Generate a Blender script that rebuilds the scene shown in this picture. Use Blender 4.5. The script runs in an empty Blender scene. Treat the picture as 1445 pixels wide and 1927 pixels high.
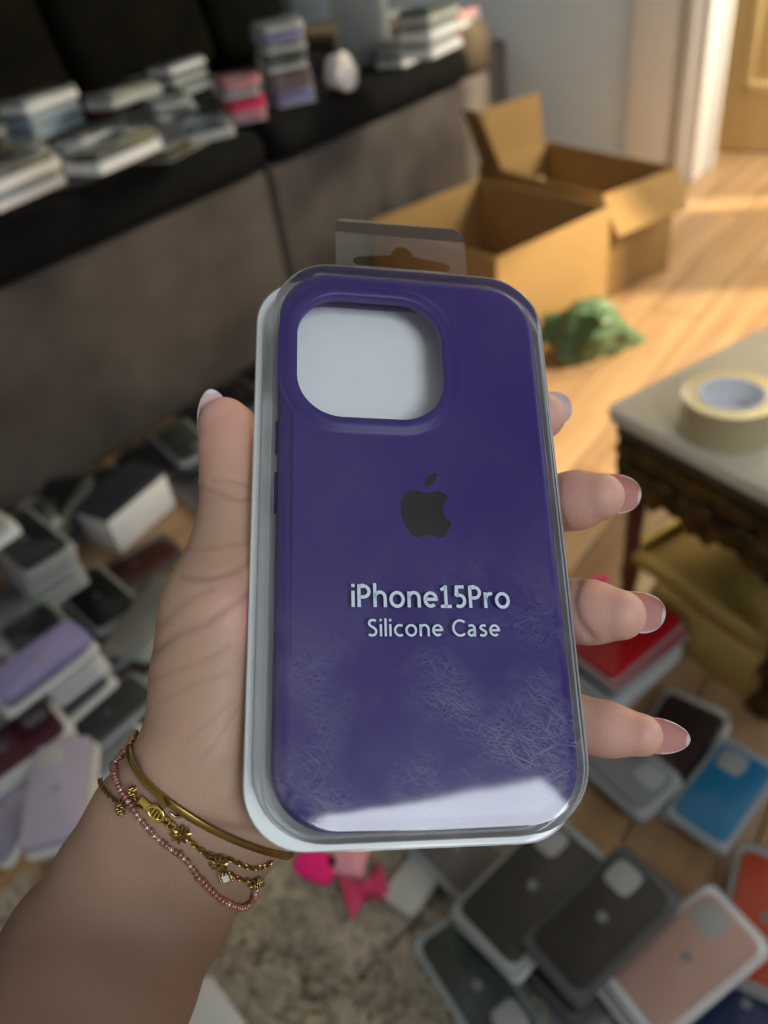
import bpy, bmesh, math, random
import numpy as np
from mathutils import Vector, Matrix
random.seed(7); RNG = np.random.default_rng(7)
sc = bpy.context.scene
COL = sc.collection

# ------------------------------------------------------------------ camera
FPX = 1450.0; CX, CY = 722.5, 963.5
CAMH = 1.0
M = np.array([[0.98667288, 0.16271639, 0.0],
              [-0.10100436, 0.61246603, -0.78401753],
              [-0.1275725, 0.77356883, 0.62073869]])     # rows: world axes in camera axes
CAM = np.array([0, 0, CAMH])
cd = bpy.data.cameras.new('camera'); cam = bpy.data.objects.new('camera', cd); COL.objects.link(cam)
cam.matrix_world = Matrix([list(M[0]) + [0], list(M[1]) + [0], list(M[2]) + [CAMH], [0, 0, 0, 1]])
cd.sensor_fit = 'VERTICAL'; cd.sensor_height = 36.0; cd.lens = 36.0 * FPX / 1927.0
cd.clip_start = 0.01; cd.clip_end = 60
cd.dof.use_dof = True; cd.dof.focus_distance = 0.200; cd.dof.aperture_fstop = cd.lens / 3.1
sc.camera = cam

# ------------------------------------------------------------------ room frame: s runs along the sofa, n out from it
E1 = np.array([.674, .738]); E1 /= np.linalg.norm(E1); E2 = np.array([E1[1], -E1[0]])
SA = math.atan2(E1[1], E1[0])
def W(s, n, z=0.0):
    q = E1 * s + E2 * n; return Vector((q[0], q[1], z))
def at(px, py, z=0.0):
    r = M @ np.array([px - CX, CY - py, -FPX]); t = (z - CAMH) / r[2]
    q = CAM + r * t; return Vector(q)
def sn(v): return (v[0] * E1[0] + v[1] * E1[1], v[0] * E2[0] + v[1] * E2[1])

# ------------------------------------------------------------------ light and exposure
w = bpy.data.worlds.new('world'); sc.world = w; w.use_nodes = True
bg = w.node_tree.nodes['Background']; bg.inputs[0].default_value = (.62, .78, 1.0, 1); bg.inputs[1].default_value = 1.0
sc.view_settings.view_transform = 'Standard'; sc.view_settings.look = 'None'
sc.view_settings.exposure = -0.35; sc.view_settings.gamma = 1.0; sc.view_settings.use_curve_mapping = False

def area(name, loc, nrm, sx, sy, power, color):
    l = bpy.data.lights.new(name, 'AREA'); l.shape = 'RECTANGLE'; l.size = sx; l.size_y = sy
    l.energy = power; l.color = color
    o = bpy.data.objects.new(name, l); COL.objects.link(o)
    z = -Vector(nrm).normalized(); y = Vector((0, 0, 1)); x = y.cross(z).normalized(); y = z.cross(x)
    m = Matrix((x, y, z)).transposed().to_4x4(); m.translation = loc; o.matrix_world = m
    return o
WALLN = 1.15
area('window_light', W(-.25, WALLN + .06, 1.90), (-E2[0], -E2[1], 0), .74, 1.10, 34, (.90, .95, 1.0))
area('window_light_far', W(2.5, WALLN + .06, 1.35), (-E2[0], -E2[1], 0), 1.15, 1.50, 19, (.95, .96, 1.0))  # added fill at the far opening, brightening sofa, boxes and wall
area('hall_light', W(3.30, .05, 2.15), tuple(E1 * .5 - E2 * .9) + (-.9,), .5, .5, 160, (1.0, .90, .68))  # added lamp aimed at the hall door, standing in for sunlight
sun = bpy.data.lights.new('sun', 'SUN'); sun.energy = 11.0; sun.angle = math.radians(2.0); sun.color = (1.0, .80, .52)
so = bpy.data.objects.new('sun', sun); COL.objects.link(so)
tr = (E2 * -1.2 + E1 * -.55); sd = Vector((tr[0], tr[1], -1.0)).normalized()
so.rotation_euler = sd.to_track_quat('-Z', 'Y').to_euler()

# ------------------------------------------------------------------ helpers
def link(o, parent=None):
    COL.objects.link(o)
    if parent: o.parent = parent
    return o
def tag(o, label=None, cat=None, group=None, kind=None):
    if label: o['label'] = label
    if cat: o['category'] = cat
    if group: o['group'] = group
    if kind: o['kind'] = kind
    return o
def mesh(name, verts, faces, mat=None, sharp=40, smooth=True):
    me = bpy.data.meshes.new(name); me.from_pydata([tuple(v) for v in verts], [], [tuple(f) for f in faces]); me.update()
    if mat: me.materials.append(mat)
    if smooth:
        me.shade_smooth(); me.set_sharp_from_angle(angle=math.radians(sharp))
    return me
def obj(name, me, parent=None, loc=None, rot=None):
    o = bpy.data.objects.new(name, me); link(o, parent)
    if loc is not None: o.location = loc
    if rot is not None: o.rotation_euler = rot
    return o
def empty(name, loc=(0, 0, 0), rz=0.0):
    o = bpy.data.objects.new(name, None); o.empty_display_size = .05; COL.objects.link(o)
    o.location = loc; o.rotation_euler = (0, 0, rz); return o
class MB:
    def __init__(s): s.v = []; s.f = []
    def add(s, v, f):
        k = len(s.v); s.v += [tuple(p) for p in v]; s.f += [tuple(i + k for i in q) for q in f]; return s
    def box(s, x0, x1, y0, y1, z0, z1, b=0.0):
        if b <= 0:
            v = [(x, y, z) for z in (z0, z1) for y in (y0, y1) for x in (x0, x1)]
            return s.add(v, [(0, 2, 3, 1), (4, 5, 7, 6), (0, 1, 5, 4), (2, 6, 7, 3), (0, 4, 6, 2), (1, 3, 7, 5)])
        cx, cy, hx, hy = (x0 + x1) / 2, (y0 + y1) / 2, (x1 - x0) / 2, (y1 - y0) / 2
        return s.slab(2 * hx, 2 * hy, min(b, hx, hy), z0, z1, b, (cx, cy), 3)
    def slab(s, w, l, r, z0, z1, b=.001, c=(0, 0), n=4, bottom=True):
        prof = [(b, z0), (b * .3, z0 + b * .3), (0, z0 + b), (0, z1 - b), (b * .3, z1 - b * .3), (b, z1)] if b > 0 else [(0, z0), (0, z1)]
        loops = [[(x + c[0], y + c[1], z) for x, y in rr(w - 2 * i, l - 2 * i, max(r - i, .0004), n)] for i, z in prof]
        return s.loft(loops, True, True)
    def loft(s, loops, cap0=False, cap1=False):
        n = len(loops[0]); k = len(s.v)
        for L in loops: s.v += [tuple(p) for p in L]
        for i in range(len(loops) - 1):
            for j in range(n):
                a = k + i * n + j; b2 = k + i * n + (j + 1) % n
                s.f.append((a, b2, b2 + n, a + n))
        if cap0: s.f.append(tuple(k + j for j in reversed(range(n))))
        if cap1: s.f.append(tuple(k + (len(loops) - 1) * n + j for j in range(n)))
        return s
    def tube(s, pts, rad, n=8, cap=True, flat=1.0, up=None):
        pts = [Vector(p) for p in pts]; loops = []; prev = None
        for i, p in enumerate(pts):
            t = (pts[min(i + 1, len(pts) - 1)] - pts[max(i - 1, 0)]).normalized()
            ref = Vector(up[i]) if up is not None else (prev if prev is not None else (Vector((0, 0, 1)) if abs(t.z) < .9 else Vector((1, 0, 0))))
            x = (ref - t * ref.dot(t)).normalized(); y = t.cross(x); prev = x
            r = rad[i] if hasattr(rad, '__len__') else rad
            loops.append([p + (x * math.cos(a) * flat + y * math.sin(a)) * r for a in [2 * math.pi * j / n for j in range(n)]])
        return s.loft(loops, cap, cap)
    def lathe(s, prof, n=24, c=(0, 0, 0)):
        loops = [[(c[0] + r * math.cos(2 * math.pi * j / n), c[1] + r * math.sin(2 * math.pi * j / n), c[2] + z) for j in range(n)] for r, z in prof]
        return s.loft(loops, False, False)
    def xf(s, m):
        s.v = [tuple(m @ Vector(p)) for p in s.v]; return s
    def me(s, name, mat=None, sharp=40): return mesh(name, s.v, s.f, mat, sharp)
def rr(w, l, r, n=6):
    r = min(r, w / 2 - 1e-5, l / 2 - 1e-5); out = []
    for cx, cy, a0 in ((w / 2 - r, l / 2 - r, 0), (-w / 2 + r, l / 2 - r, 90), (-w / 2 + r, -l / 2 + r, 180), (w / 2 - r, -l / 2 + r, 270)):
        for i in range(n + 1):
            a = math.radians(a0 + 90 * i / n); out.append((cx + r * math.cos(a), cy + r * math.sin(a)))
    return out

# ------------------------------------------------------------------ materials
MATS = {}
def nt(m):
    m.use_nodes = True; return m.node_tree, m.node_tree.nodes['Principled BSDF']
def mat(name, col, rough=.5, metal=0.0, noise=0.0, nscale=20, bump=0.0, bscale=200, spec=.5, sss=0, coat=0, emit=0, stretch=(1, 1, 1), col2=None):
    key = name
    if key in MATS: return MATS[key]
    m = bpy.data.materials.new(name); t, p = nt(m)
    p.inputs['Base Color'].default_value = (*col, 1); p.inputs['Roughness'].default_value = rough
    p.inputs['Metallic'].default_value = metal; p.inputs['Specular IOR Level'].default_value = spec
    p.inputs['Coat Weight'].default_value = coat
    if noise or bump:
        tc = t.nodes.new('ShaderNodeTexCoord'); mp = t.nodes.new('ShaderNodeMapping'); mp.inputs['Scale'].default_value = stretch
        t.links.new(tc.outputs['Object'], mp.inputs[0])
    if noise:
        n = t.nodes.new('ShaderNodeTexNoise'); n.inputs['Scale'].default_value = nscale; n.inputs['Detail'].default_value = 5
        t.links.new(mp.outputs[0], n.inputs['Vector'])
        r = t.nodes.new('ShaderNodeMapRange'); r.inputs[1].default_value = .3; r.inputs[2].default_value = .7
        t.links.new(n.outputs[0], r.inputs[0])
        mx = t.nodes.new('ShaderNodeMix'); mx.data_type = 'RGBA'
        c2 = col2 or tuple(c * (1 - noise) for c in col)
        mx.inputs[6].default_value = (*col, 1); mx.inputs[7].default_value = (*c2, 1)
        t.links.new(r.outputs[0], mx.inputs[0]); t.links.new(mx.outputs[2], p.inputs['Base Color'])
    if bump:
        n2 = t.nodes.new('ShaderNodeTexNoise'); n2.inputs['Scale'].default_value = bscale; n2.inputs['Detail'].default_value = 3
        t.links.new(mp.outputs[0], n2.inputs['Vector'])
        b = t.nodes.new('ShaderNodeBump'); b.inputs['Strength'].default_value = bump; b.inputs['Distance'].default_value = .002
        t.links.new(n2.outputs[0], b.inputs['Height']); t.links.new(b.outputs[0], p.inputs['Normal'])
    MATS[key] = m; return m
def film(name, tint=(1, 1, 1), rough=.06, haze=.0, scratches=False, ior=1.5, wave=0.0):
    if name in MATS: return MATS[name]
    m = bpy.data.materials.new(name); m.use_nodes = True; t = m.node_tree; t.nodes.clear()
    out = t.nodes.new('ShaderNodeOutputMaterial'); tr = t.nodes.new('ShaderNodeBsdfTransparent'); tr.inputs[0].default_value = (*tint, 1)
    gl = t.nodes.new('ShaderNodeBsdfAnisotropic'); gl.inputs['Roughness'].default_value = rough; gl.inputs['Color'].default_value = (1, 1, 1, 1)
    df = t.nodes.new('ShaderNodeBsdfDiffuse'); df.inputs[0].default_value = (.75, .8, .85, 1)
    fr = t.nodes.new('ShaderNodeFresnel'); fr.inputs[0].default_value = ior
    m1 = t.nodes.new('ShaderNodeMixShader'); m2 = t.nodes.new('ShaderNodeMixShader')
    m1.inputs[0].default_value = haze
    t.links.new(tr.outputs[0], m1.inputs[1]); t.links.new(df.outputs[0], m1.inputs[2])
    t.links.new(fr.outputs[0], m2.inputs[0]); t.links.new(m1.outputs[0], m2.inputs[1]); t.links.new(gl.outputs[0], m2.inputs[2])
    t.links.new(m2.outputs[0], out.inputs[0])
    tc = t.nodes.new('ShaderNodeTexCoord')
    if wave:
        n = t.nodes.new('ShaderNodeTexNoise'); n.inputs['Scale'].default_value = 60
        t.links.new(tc.outputs['Object'], n.inputs['Vector'])
        b = t.nodes.new('ShaderNodeBump'); b.inputs['Strength'].default_value = wave; b.inputs['Distance'].default_value = .001
        t.links.new(n.outputs[0], b.inputs['Height'])
        for s_ in (fr, gl): t.links.new(b.outputs[0], s_.inputs['Normal'])
    if scratches:
        acc = None
        for k, (rz, sx, sy, thr) in enumerate(((.45, 30, 2300, .655), (-.42, 28, 2200, .66), (1.1, 28, 2200, .675), (.12, 28, 2400, .66), (-1.1, 28, 2200, .675), (.75, 26, 2300, .665))):
            vr = t.nodes.new('ShaderNodeVectorRotate'); vr.rotation_type = 'Z_AXIS'; vr.inputs['Angle'].default_value = rz; mp = t.nodes.new('ShaderNodeMapping'); mp.inputs['Location'].default_value = (k * 7.3, k * 3.1, k); mp.inputs['Scale'].default_value = (sx * 4, sy * 4, 4)
            nz = t.nodes.new('ShaderNodeTexNoise'); nz.inputs['Scale'].default_value = 1.0; nz.inputs['Detail'].default_value = 0; nz.inputs['Distortion'].default_value = .35
            t.links.new(tc.outputs['Object'], vr.inputs['Vector']); t.links.new(vr.outputs[0], mp.inputs[0]); t.links.new(mp.outputs[0], nz.inputs['Vector'])
            r = t.nodes.new('ShaderNodeMapRange'); r.inputs[1].default_value = thr; r.inputs[2].default_value = thr + .04; r.inputs[4].default_value = .24
            t.links.new(nz.outputs[0], r.inputs[0])
            if acc is None: acc = r.outputs[0]
            else:
                a = t.nodes.new('ShaderNodeMath'); a.operation = 'MAXIMUM'; t.links.new(acc, a.inputs[0]); t.links.new(r.outputs[0], a.inputs[1]); acc = a.outputs[0]
        # scratched mostly in one worn zone near the bottom of the pack
        sp = t.nodes.new('ShaderNodeSeparateXYZ'); t.links.new(tc.outputs['Object'], sp.inputs[0])
        zr = t.nodes.new('ShaderNodeMapRange'); zr.inputs[1].default_value = -.005; zr.inputs[2].default_value = -.065; zr.inputs[3].default_value = .12; zr.inputs[4].default_value = 1
        t.links.new(sp.outputs[1], zr.inputs[0])
        bn = t.nodes.new('ShaderNodeTexNoise'); bn.inputs['Scale'].default_value = 45; t.links.new(tc.outputs['Object'], bn.inputs['Vector'])
        br = t.nodes.new('ShaderNodeMapRange'); br.inputs[1].default_value = .38; br.inputs[2].default_value = .62; t.links.new(bn.outputs[0], br.inputs[0])
        a = t.nodes.new('ShaderNodeMath'); a.operation = 'MULTIPLY'; t.links.new(acc, a.inputs[0]); t.links.new(zr.outputs[0], a.inputs[1])
        a2 = t.nodes.new('ShaderNodeMath'); a2.operation = 'MULTIPLY'; t.links.new(a.outputs[0], a2.inputs[0]); t.links.new(br.outputs[0], a2.inputs[1])
        a3 = t.nodes.new('ShaderNodeMath'); a3.operation = 'ADD'; t.links.new(a2.outputs[0], a3.inputs[0]); a3.inputs[1].default_value = haze
        t.links.new(a3.outputs[0], m1.inputs[0])
    MATS[name] = m; return m
def wood(name, c1, c2, rough=.35, along=(1, 14, 14), scale=2.2):
    if name in MATS: return MATS[name]
    m = bpy.data.materials.new(name); t, p = nt(m); p.inputs['Roughness'].default_value = rough
    tc = t.nodes.new('ShaderNodeTexCoord'); mp = t.nodes.new('ShaderNodeMapping'); mp.inputs['Scale'].default_value = along
    oi = t.nodes.new('ShaderNodeObjectInfo'); ad = t.nodes.new('ShaderNodeVectorMath'); ad.operation = 'ADD'
    sc_ = t.nodes.new('ShaderNodeMath'); sc_.operation = 'MULTIPLY'; sc_.inputs[1].default_value = 30
    t.links.new(oi.outputs['Random'], sc_.inputs[0]); t.links.new(tc.outputs['Object'], ad.inputs[0]); t.links.new(sc_.outputs[0], ad.inputs[1])
    t.links.new(ad.outputs[0], mp.inputs[0])
    n = t.nodes.new('ShaderNodeTexNoise'); n.inputs['Scale'].default_value = scale; n.inputs['Detail'].default_value = 6; n.inputs['Distortion'].default_value = .6
    t.links.new(mp.outputs[0], n.inputs['Vector'])
    cr = t.nodes.new('ShaderNodeValToRGB'); cr.color_ramp.elements[0].position = .3; cr.color_ramp.elements[0].color = (*c1, 1)
    cr.color_ramp.elements[1].position = .7; cr.color_ramp.elements[1].color = (*c2, 1)
    t.links.new(n.outputs[0], cr.inputs[0])
    hs = t.nodes.new('ShaderNodeHueSaturation'); vr = t.nodes.new('ShaderNodeMapRange'); vr.inputs[3].default_value = .8; vr.inputs[4].default_value = 1.15
    t.links.new(oi.outputs['Random'], vr.inputs[0]); t.links.new(vr.outputs[0], hs.inputs['Value']); t.links.new(cr.outputs[0], hs.inputs['Color'])
    t.links.new(hs.outputs[0], p.inputs['Base Color'])
    MATS[name] = m; return m

m_floor = wood('oak_floor', (.33, .195, .10), (.48, .31, .165), .38)
m_wall = mat('wall_paint', (.76, .86, .92), .85, bump=.1, bscale=90)
m_ceil = mat('ceiling_paint', (.55, .55, .55), .9)
m_white = mat('white_paint', (.93, .93, .91), .45)
m_taupe = mat('taupe_velour', (.098, .086, .081), .9, noise=.42, nscale=6, bump=.6, bscale=350, spec=.2)
m_blackf = mat('black_fabric', (.011, .011, .011), .9, noise=.3, nscale=30, bump=.6, bscale=300, spec=.08)
m_darkf = mat('dark_olive_fabric', (.009, .008, .006), .95, noise=.5, nscale=8, bump=.5, bscale=200, spec=.04)
m_brownf = mat('brown_fabric', (.075, .058, .042), .9, noise=.3, nscale=8, bump=.5, bscale=200, spec=.2)
m_card = mat('cardboard', (.345, .215, .085), .85, noise=.12, nscale=9, bump=.15, bscale=120, spec=.2)
m_rug = mat('rug_backing', (.16, .13, .09), .95)

# ------------------------------------------------------------------ the setting
def plankrow():
    root = obj('floor', MB().box(-4.2, 6.5, -3.2, 3.2, -.06, -.014).me('floor', mat('subfloor', (.10, .07, .04), .9)))
    root.rotation_euler = (0, 0, SA); tag(root, kind='structure')
    pw = .14; cache = {}
    j = 0; n = -1.70
    while n < 1.10:
        s = -2.2 + (j % 3) * .38 - .76
        while s < 4.6:
            L = 1.15
            if 'p' not in cache: cache['p'] = MB().box(0, L - .003, 0, pw - .003, -.014, 0, .0015).me('floorboard', m_floor)
            o = obj('floorboard', cache['p'], root, (s, -n - pw, 0))
            s += L
        n += pw; j += 1
    return root
plankrow()
def sbox(name, s0, s1, n0, n1, z0, z1, m, b=0.0, parent=None, kind='structure'):
    """box aligned with the room"""
    o = obj(name, MB().box(s0, s1, -n1, -n0, z0, z1, b).me(name, m), parent)
    if parent is None: o.rotation_euler = (0, 0, SA)
    if kind: o['kind'] = kind
    return o
def wallrects(name, rects, m):
    mb = MB()
    for r in rects: mb.box(*r)
    o = obj(name, mb.me(name, m)); o.rotation_euler = (0, 0, SA); tag(o, kind='structure'); return o
SW = 3.12
# wall at the end of the sofa, with the doorway from n=-.95
wallrects('wall_back', [(SW, SW + .12, 1.10, 3.1, 0, 2.5), (SW, SW + .12, -.10, 1.10, 2.1, 2.5), (SW, SW + .12, -1.27, -.10, 0, 2.5)], m_wall)
wallrects('wall_left', [(-2.2, SW + .12, 3.1, 3.2, 0, 2.5)], m_wall)
wallrects('wall_behind', [(-2.32, -2.2, -1.27, 3.2, 0, 2.5)], m_wall)
W1 = (-.62, .12, 1.35, 2.45); W2 = (1.90, 3.08, .55, 2.15)
y0, y1 = -WALLN - .12, -WALLN
wallrects('wall_right', [(-2.32, W1[0], y0, y1, 0, 2.5), (W1[0], W1[1], y0, y1, 0, W1[2]), (W1[0], W1[1], y0, y1, W1[3], 2.5),
                         (W1[1], W2[0], y0, y1, 0, 2.5), (W2[0], W2[1], y0, y1, 0, W2[2]), (W2[0], W2[1], y0, y1, W2[3], 2.5), (W2[1], SW + .12, y0, y1, 0, 2.5)], m_wall)
wallrects('ceiling', [(-2.32, 3.24, -1.27, 3.2, 2.5, 2.6)], m_ceil)
for i, (a, b, z0, z1) in enumerate((W1, W2)):
    mb = MB(); t = .05
    for r in ((a, b, z0, z0 + t), (a, b, z1 - t, z1), (a, a + t, z0, z1), (b - t, b, z0, z1)):
        mb.box(r[0], r[1], y0 + .03, y1 - .02, r[2], r[3], .004)
    o = obj('window_%d' % (i + 1), mb.me('window', m_white)); o.rotation_euler = (0, 0, SA); tag(o, kind='structure')
# door casing, white
sbox('trim_1', SW - .022, SW, -1.26, -1.03, 0, 2.2, m_white, .004)
sbox('trim_2', SW - .022, SW + .14, -1.10, -.985, 0, 2.1, m_white, .004)
sbox('trim_3', SW - .034, SW - .022, -1.06, -1.03, 0, 2.2, m_white, .003)
sbox('trim_4', SW + .125, SW + .16, -.985, -.965, 0, 2.1, m_white, .003)
sbox('baseboard_back', SW - .015, SW, -3.1, -1.26, 0, .09, m_white, .003)
# hall beyond the doorway: far wall and an oak door standing against it
wallrects('wall_hall', [(3.60, 3.70, -.6, 3.1, 0, 2.5)], mat('hall_paint', (.80, .70, .50), .8))
hd = obj('door_1', MB().box(-.42, .42, -.02, .02, 0, 2.05, .004).me('door_1', wood('oak_door', (.78, .58, .27), (.86, .67, .35), .45, (14, 14, 1))))
hd.location = W(3.52, -.66, .005); hd.rotation_euler = (0, 0, SA + math.pi / 2); tag(hd, kind='structure')
for z0, z1 in ((.22, .95), (1.08, 1.9)):
    mb = MB()
    for a in ((-.30, .30, z0, z0 + .03), (-.30, .30, z1 - .03, z1), (-.30, -.27, z0, z1), (.27, .30, z0, z1)):
        mb.box(a[0], a[1], .018, .028, a[2], a[3], .003)
    obj('door_panel', mb.me('door_panel', MATS['oak_door']), hd)

# unseen drape added at the near window, cut to shape the pack's glare
def glare_drape():
    t = empty('curtain', W(0, WALLN - .06), SA); tag(t, 'plain taupe curtain tied back beside the window behind the viewer', 'curtain')
    NX, NZ = 60, 24; V = []
    for k in range(NZ + 1):
        v = k / NZ; z = 2.48 - 1.50 * v
        x0 = -.50 + .62 * min(max(v - .10, 0) / .36, 1.0); x1 = .42
        for i in range(NX + 1):
            u = i / NX; V.append((x0 + (x1 - x0) * u, .016 * math.sin(u * 40), z))
    F = [(k * (NX + 1) + i, k * (NX + 1) + i + 1, (k + 1) * (NX + 1) + i + 1, (k + 1) * (NX + 1) + i) for k in range(NZ) for i in range(NX)]
    o = obj('curtain_cloth', mesh('curtain_cloth', V, F, m_taupe), t); md = o.modifiers.new('s', 'SOLIDIFY'); md.thickness = .003
    obj('rail', MB().tube([(-1.3, 0, 2.485), (.4, 0, 2.485)], .012, 10).me('rail', m_white), t)
glare_drape()

# ------------------------------------------------------------------ rug
def rug():
    t = empty('shag_rug', W(-.10, -.475), SA); tag(t, 'beige long-pile shag rug on the floor below the wrist', 'rug')
    hw, hl = .455, .33
    obj('backing', MB().slab(2 * hw, 2 * hl, .02, 0.001, .008, .001).me('backing', m_rug), t)
    N = 36000; R = np.random.default_rng(3)
    x = R.uniform(-hw, hw, N); y = R.uniform(-hl, hl, N)
    # tufts lean together in clumps
    cl = R.uniform(-1, 1, (260, 2)) * [hw, hl]; ang = R.uniform(0, 6.28, 260)
    idx = np.argmin((x[:, None] - cl[:, 0]) ** 2 + (y[:, None] - cl[:, 1]) ** 2, axis=1)
    a = ang[idx] + R.normal(0, .5, N); ln = R.uniform(.012, .028, N); h = R.uniform(.010, .018, N)
    dx, dy = np.cos(a) * ln, np.sin(a) * ln; wv = R.uniform(.0010, .0018, N)
    px, py = -np.sin(a) * wv, np.cos(a) * wv; z0 = .007
    V = np.empty((N, 5, 3))
    V[:, 0] = np.stack([x - px, y - py, np.full(N, z0)], 1); V[:, 1] = np.stack([x + px, y + py, np.full(N, z0)], 1)
    V[:, 2] = np.stack([x + dx * .4 + px, y + dy * .4 + py, z0 + h * .8], 1); V[:, 3] = np.stack([x + dx * .4 - px, y + dy * .4 - py, z0 + h * .8], 1)
    V[:, 4] = np.stack([x + dx, y + dy, z0 + h], 1)
    b = np.arange(N) * 5
    F = np.concatenate([np.stack([b, b + 1, b + 2], 1), np.stack([b, b + 2, b + 3], 1), np.stack([b + 3, b + 2, b + 4], 1)])
    me = bpy.data.meshes.new('pile'); me.from_pydata(V.reshape(-1, 3).tolist(), [], F.tolist())
    at_ = me.color_attributes.new('shade', 'FLOAT_COLOR', 'POINT')
    v = np.repeat(R.uniform(.82, 1.15, 260)[idx] * R.uniform(.8, 1.2, N), 5); cc = np.stack([v, v, v, np.ones_like(v)], 1)
    at_.data.foreach_set('color', cc.astype('f').ravel())
    m = bpy.data.materials.new('shag_pile'); tt, p = nt(m); p.inputs['Roughness'].default_value = .8
    an = tt.nodes.new('ShaderNodeAttribute'); an.attribute_name = 'shade'; mx = tt.nodes.new('ShaderNodeMix'); mx.data_type = 'RGBA'; mx.blend_type = 'MULTIPLY'; mx.inputs[0].default_value = 1
    mx.inputs[6].default_value = (.44, .385, .29, 1); tt.links.new(an.outputs[0], mx.inputs[7]); tt.links.new(mx.outputs[2], p.inputs['Base Color'])
    me.materials.append(m); o = obj('pile', me, t); tag(o, kind='stuff')
rug()

# ------------------------------------------------------------------ sofa
def sofa():
    t = empty('sofa', W(1.2, -2.1), SA); tag(t, 'long taupe sofa with black seat cushions covered in phone cases', 'sofa')
    def B(name, s0, s1, n0, n1, z0, z1, m, b):
        mb = MB().box(s0 - 1.2, s1 - 1.2, -(n1 + 2.1), -(n0 + 2.1), z0, z1, b); return obj(name, mb.me(name, m), t)
    B('base', -.9, 1.50, -2.55, -1.585, .004, .475, m_taupe, .012)
    B('base', 1.504, 2.64, -2.55, -1.575, .004, .478, m_taupe, .018)
    for s_, n_ in ((-.8, -1.7), (-.8, -2.4), (2.5, -1.75), (2.5, -2.4), (1.5, -1.75)):
        B('foot', s_ - .03, s_ + .03, n_ - .03, n_ + .03, 0, .004, mat('black_plastic', (.02, .02, .02), .5), .001)
    def cush(name, s0, s1, n0, n1, z0, z1, m, puff=.012):
        # box cushion with crowned faces
        nx, ny = 20, 14; mb = MB(); g = {}
        loops = []
        for k, (ins, z) in enumerate(((.03, z0), (.008, z0 + .012), (0, z0 + .035), (0, z1 - .04), (.010, z1 - .012), (.032, z1))):
            L = rr(s1 - s0 - 2 * ins, n1 - n0 - 2 * ins, .05, 6)
            loops.append([((s0 + s1) / 2 - 1.2 + x, -((n0 + n1) / 2 + 2.1) + y, z) for x, y in L])
        for ins, dz in ((.10, puff * .6), (.2, puff * .9), (.34, puff)):
            L = rr(s1 - s0 - 2 * ins, n1 - n0 - 2 * ins, .05, 6)
            loops.append([((s0 + s1) / 2 - 1.2 + x, -((n0 + n1) / 2 + 2.1) + y, z1 + dz * 0) for x, y in L])
        mb.loft(loops, True, True); return obj(name, mb.me(name, m, 60), t)
    cush('seat_cushion', -.9, .31, -2.40, -1.565, .478, .58, m_blackf)
    cush('seat_cushion', .315, 1.515, -2.40, -1.565, .478, .58, m_blackf)
    cush('seat_cushion', 1.53, 2.50, -2.40, -1.555, .480, .58, m_blackf)
    # brown rolled end of the seat
    mb = MB(); loops = []
    for ins, z in ((.03, .48), (0, .51), (0, .60), (.02, .635), (.05, .65)):
        loops.append([(1.365 + x, -(-1.98 + 2.1) + y, z) for x, y in rr(.26 - 2 * ins, .84 - 2 * ins, .10, 6)])
    mb.loft(loops, True, True); o = obj('arm_pad', mb.me('arm_pad', m_brownf, 60), t); o['label'] = 'brown rounded pad at the end of the seat'
    # backrests
    B('back_frame', -.9, 2.62, -2.80, -2.56, .03, .86, m_darkf, .03)
    x = -.88
    for k, wd in enumerate((.62, .60, .64, .58, .60, .40)):
        mb = MB(); loops = []
        for yy, ins in ((-.02, .05), (.01, .012), (.05, 0), (.13, 0), (.17, .02), (.19, .06)):
            loops.append([(u, yy, v) for u, v in rr(wd - .02 - 2 * ins, .42 - 2 * ins, .07, 6)])
        mb.loft(loops, True, True)
        m = Matrix.Translation((x + wd / 2 - 1.2, .315, .80)) @ Matrix.Rotation(math.radians(-12), 4, 'X')
        o = obj('back_cushion', mb.xf(m).me('back_cushion', m_darkf, 60), t); x += wd
sofa()
def far_seat():
    t = empty('armchair', W(2.92, -2.35), SA); tag(t, 'brown velour seat beyond the end of the sofa against the grey wall', 'armchair')
    mb = MB().slab(.34, 1.10, .05, .03, .50, .02, (0, -.05), 5); obj('seat', mb.me('seat', m_taupe, 60), t)
    mb = MB().slab(.34, .12, .05, .50, .82, .02, (0, .56), 5); obj('backrest', mb.me('backrest', m_taupe, 60), t)
    for a in (-.13, .13):
        for b_ in (-.5, .4): obj('foot', MB().box(a - .02, a + .02, b_ - .02, b_ + .02, 0, .03).me('foot', MATS['black_plastic']), t)
far_seat()

# ------------------------------------------------------------------ cardboard boxes
def carton(name, label, O, A, B, la, lb, h, th=.005):
    """O corner (s,n); A,B unit dirs; open top"""
    ang = math.atan2(-A[1], A[0]) + SA
    t = empty(name, W(O[0], O[1]), ang); tag(t, label, 'box', 'open cardboard boxes')
    sgn = 1 if (A[0] * (-B[1]) + A[1] * B[0]) > 0 else -1     # local y sign of B
    ys = lambda a, b: (min(a * sgn, b * sgn), max(a * sgn, b * sgn))
    def P(nm, x0, x1, b0, b1, z0, z1):
        y0, y1 = ys(b0, b1); return obj(nm, MB().box(x0, x1, y0, y1, z0, z1, .0015).me(nm, m_card), t)
    P('bottom_panel', 0, la, 0, lb, .0, th)
    P('side_panel', 0, th, 0, lb, th, h); P('side_panel', la - th, la, 0, lb, th, h)
    P('side_panel', th, la - th, 0, th, th, h); P('side_panel', th, la - th, lb - th, lb, th, h)
    return t, sgn
def unit(v): v = np.array(v, float); return v / np.linalg.norm(v)
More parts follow.
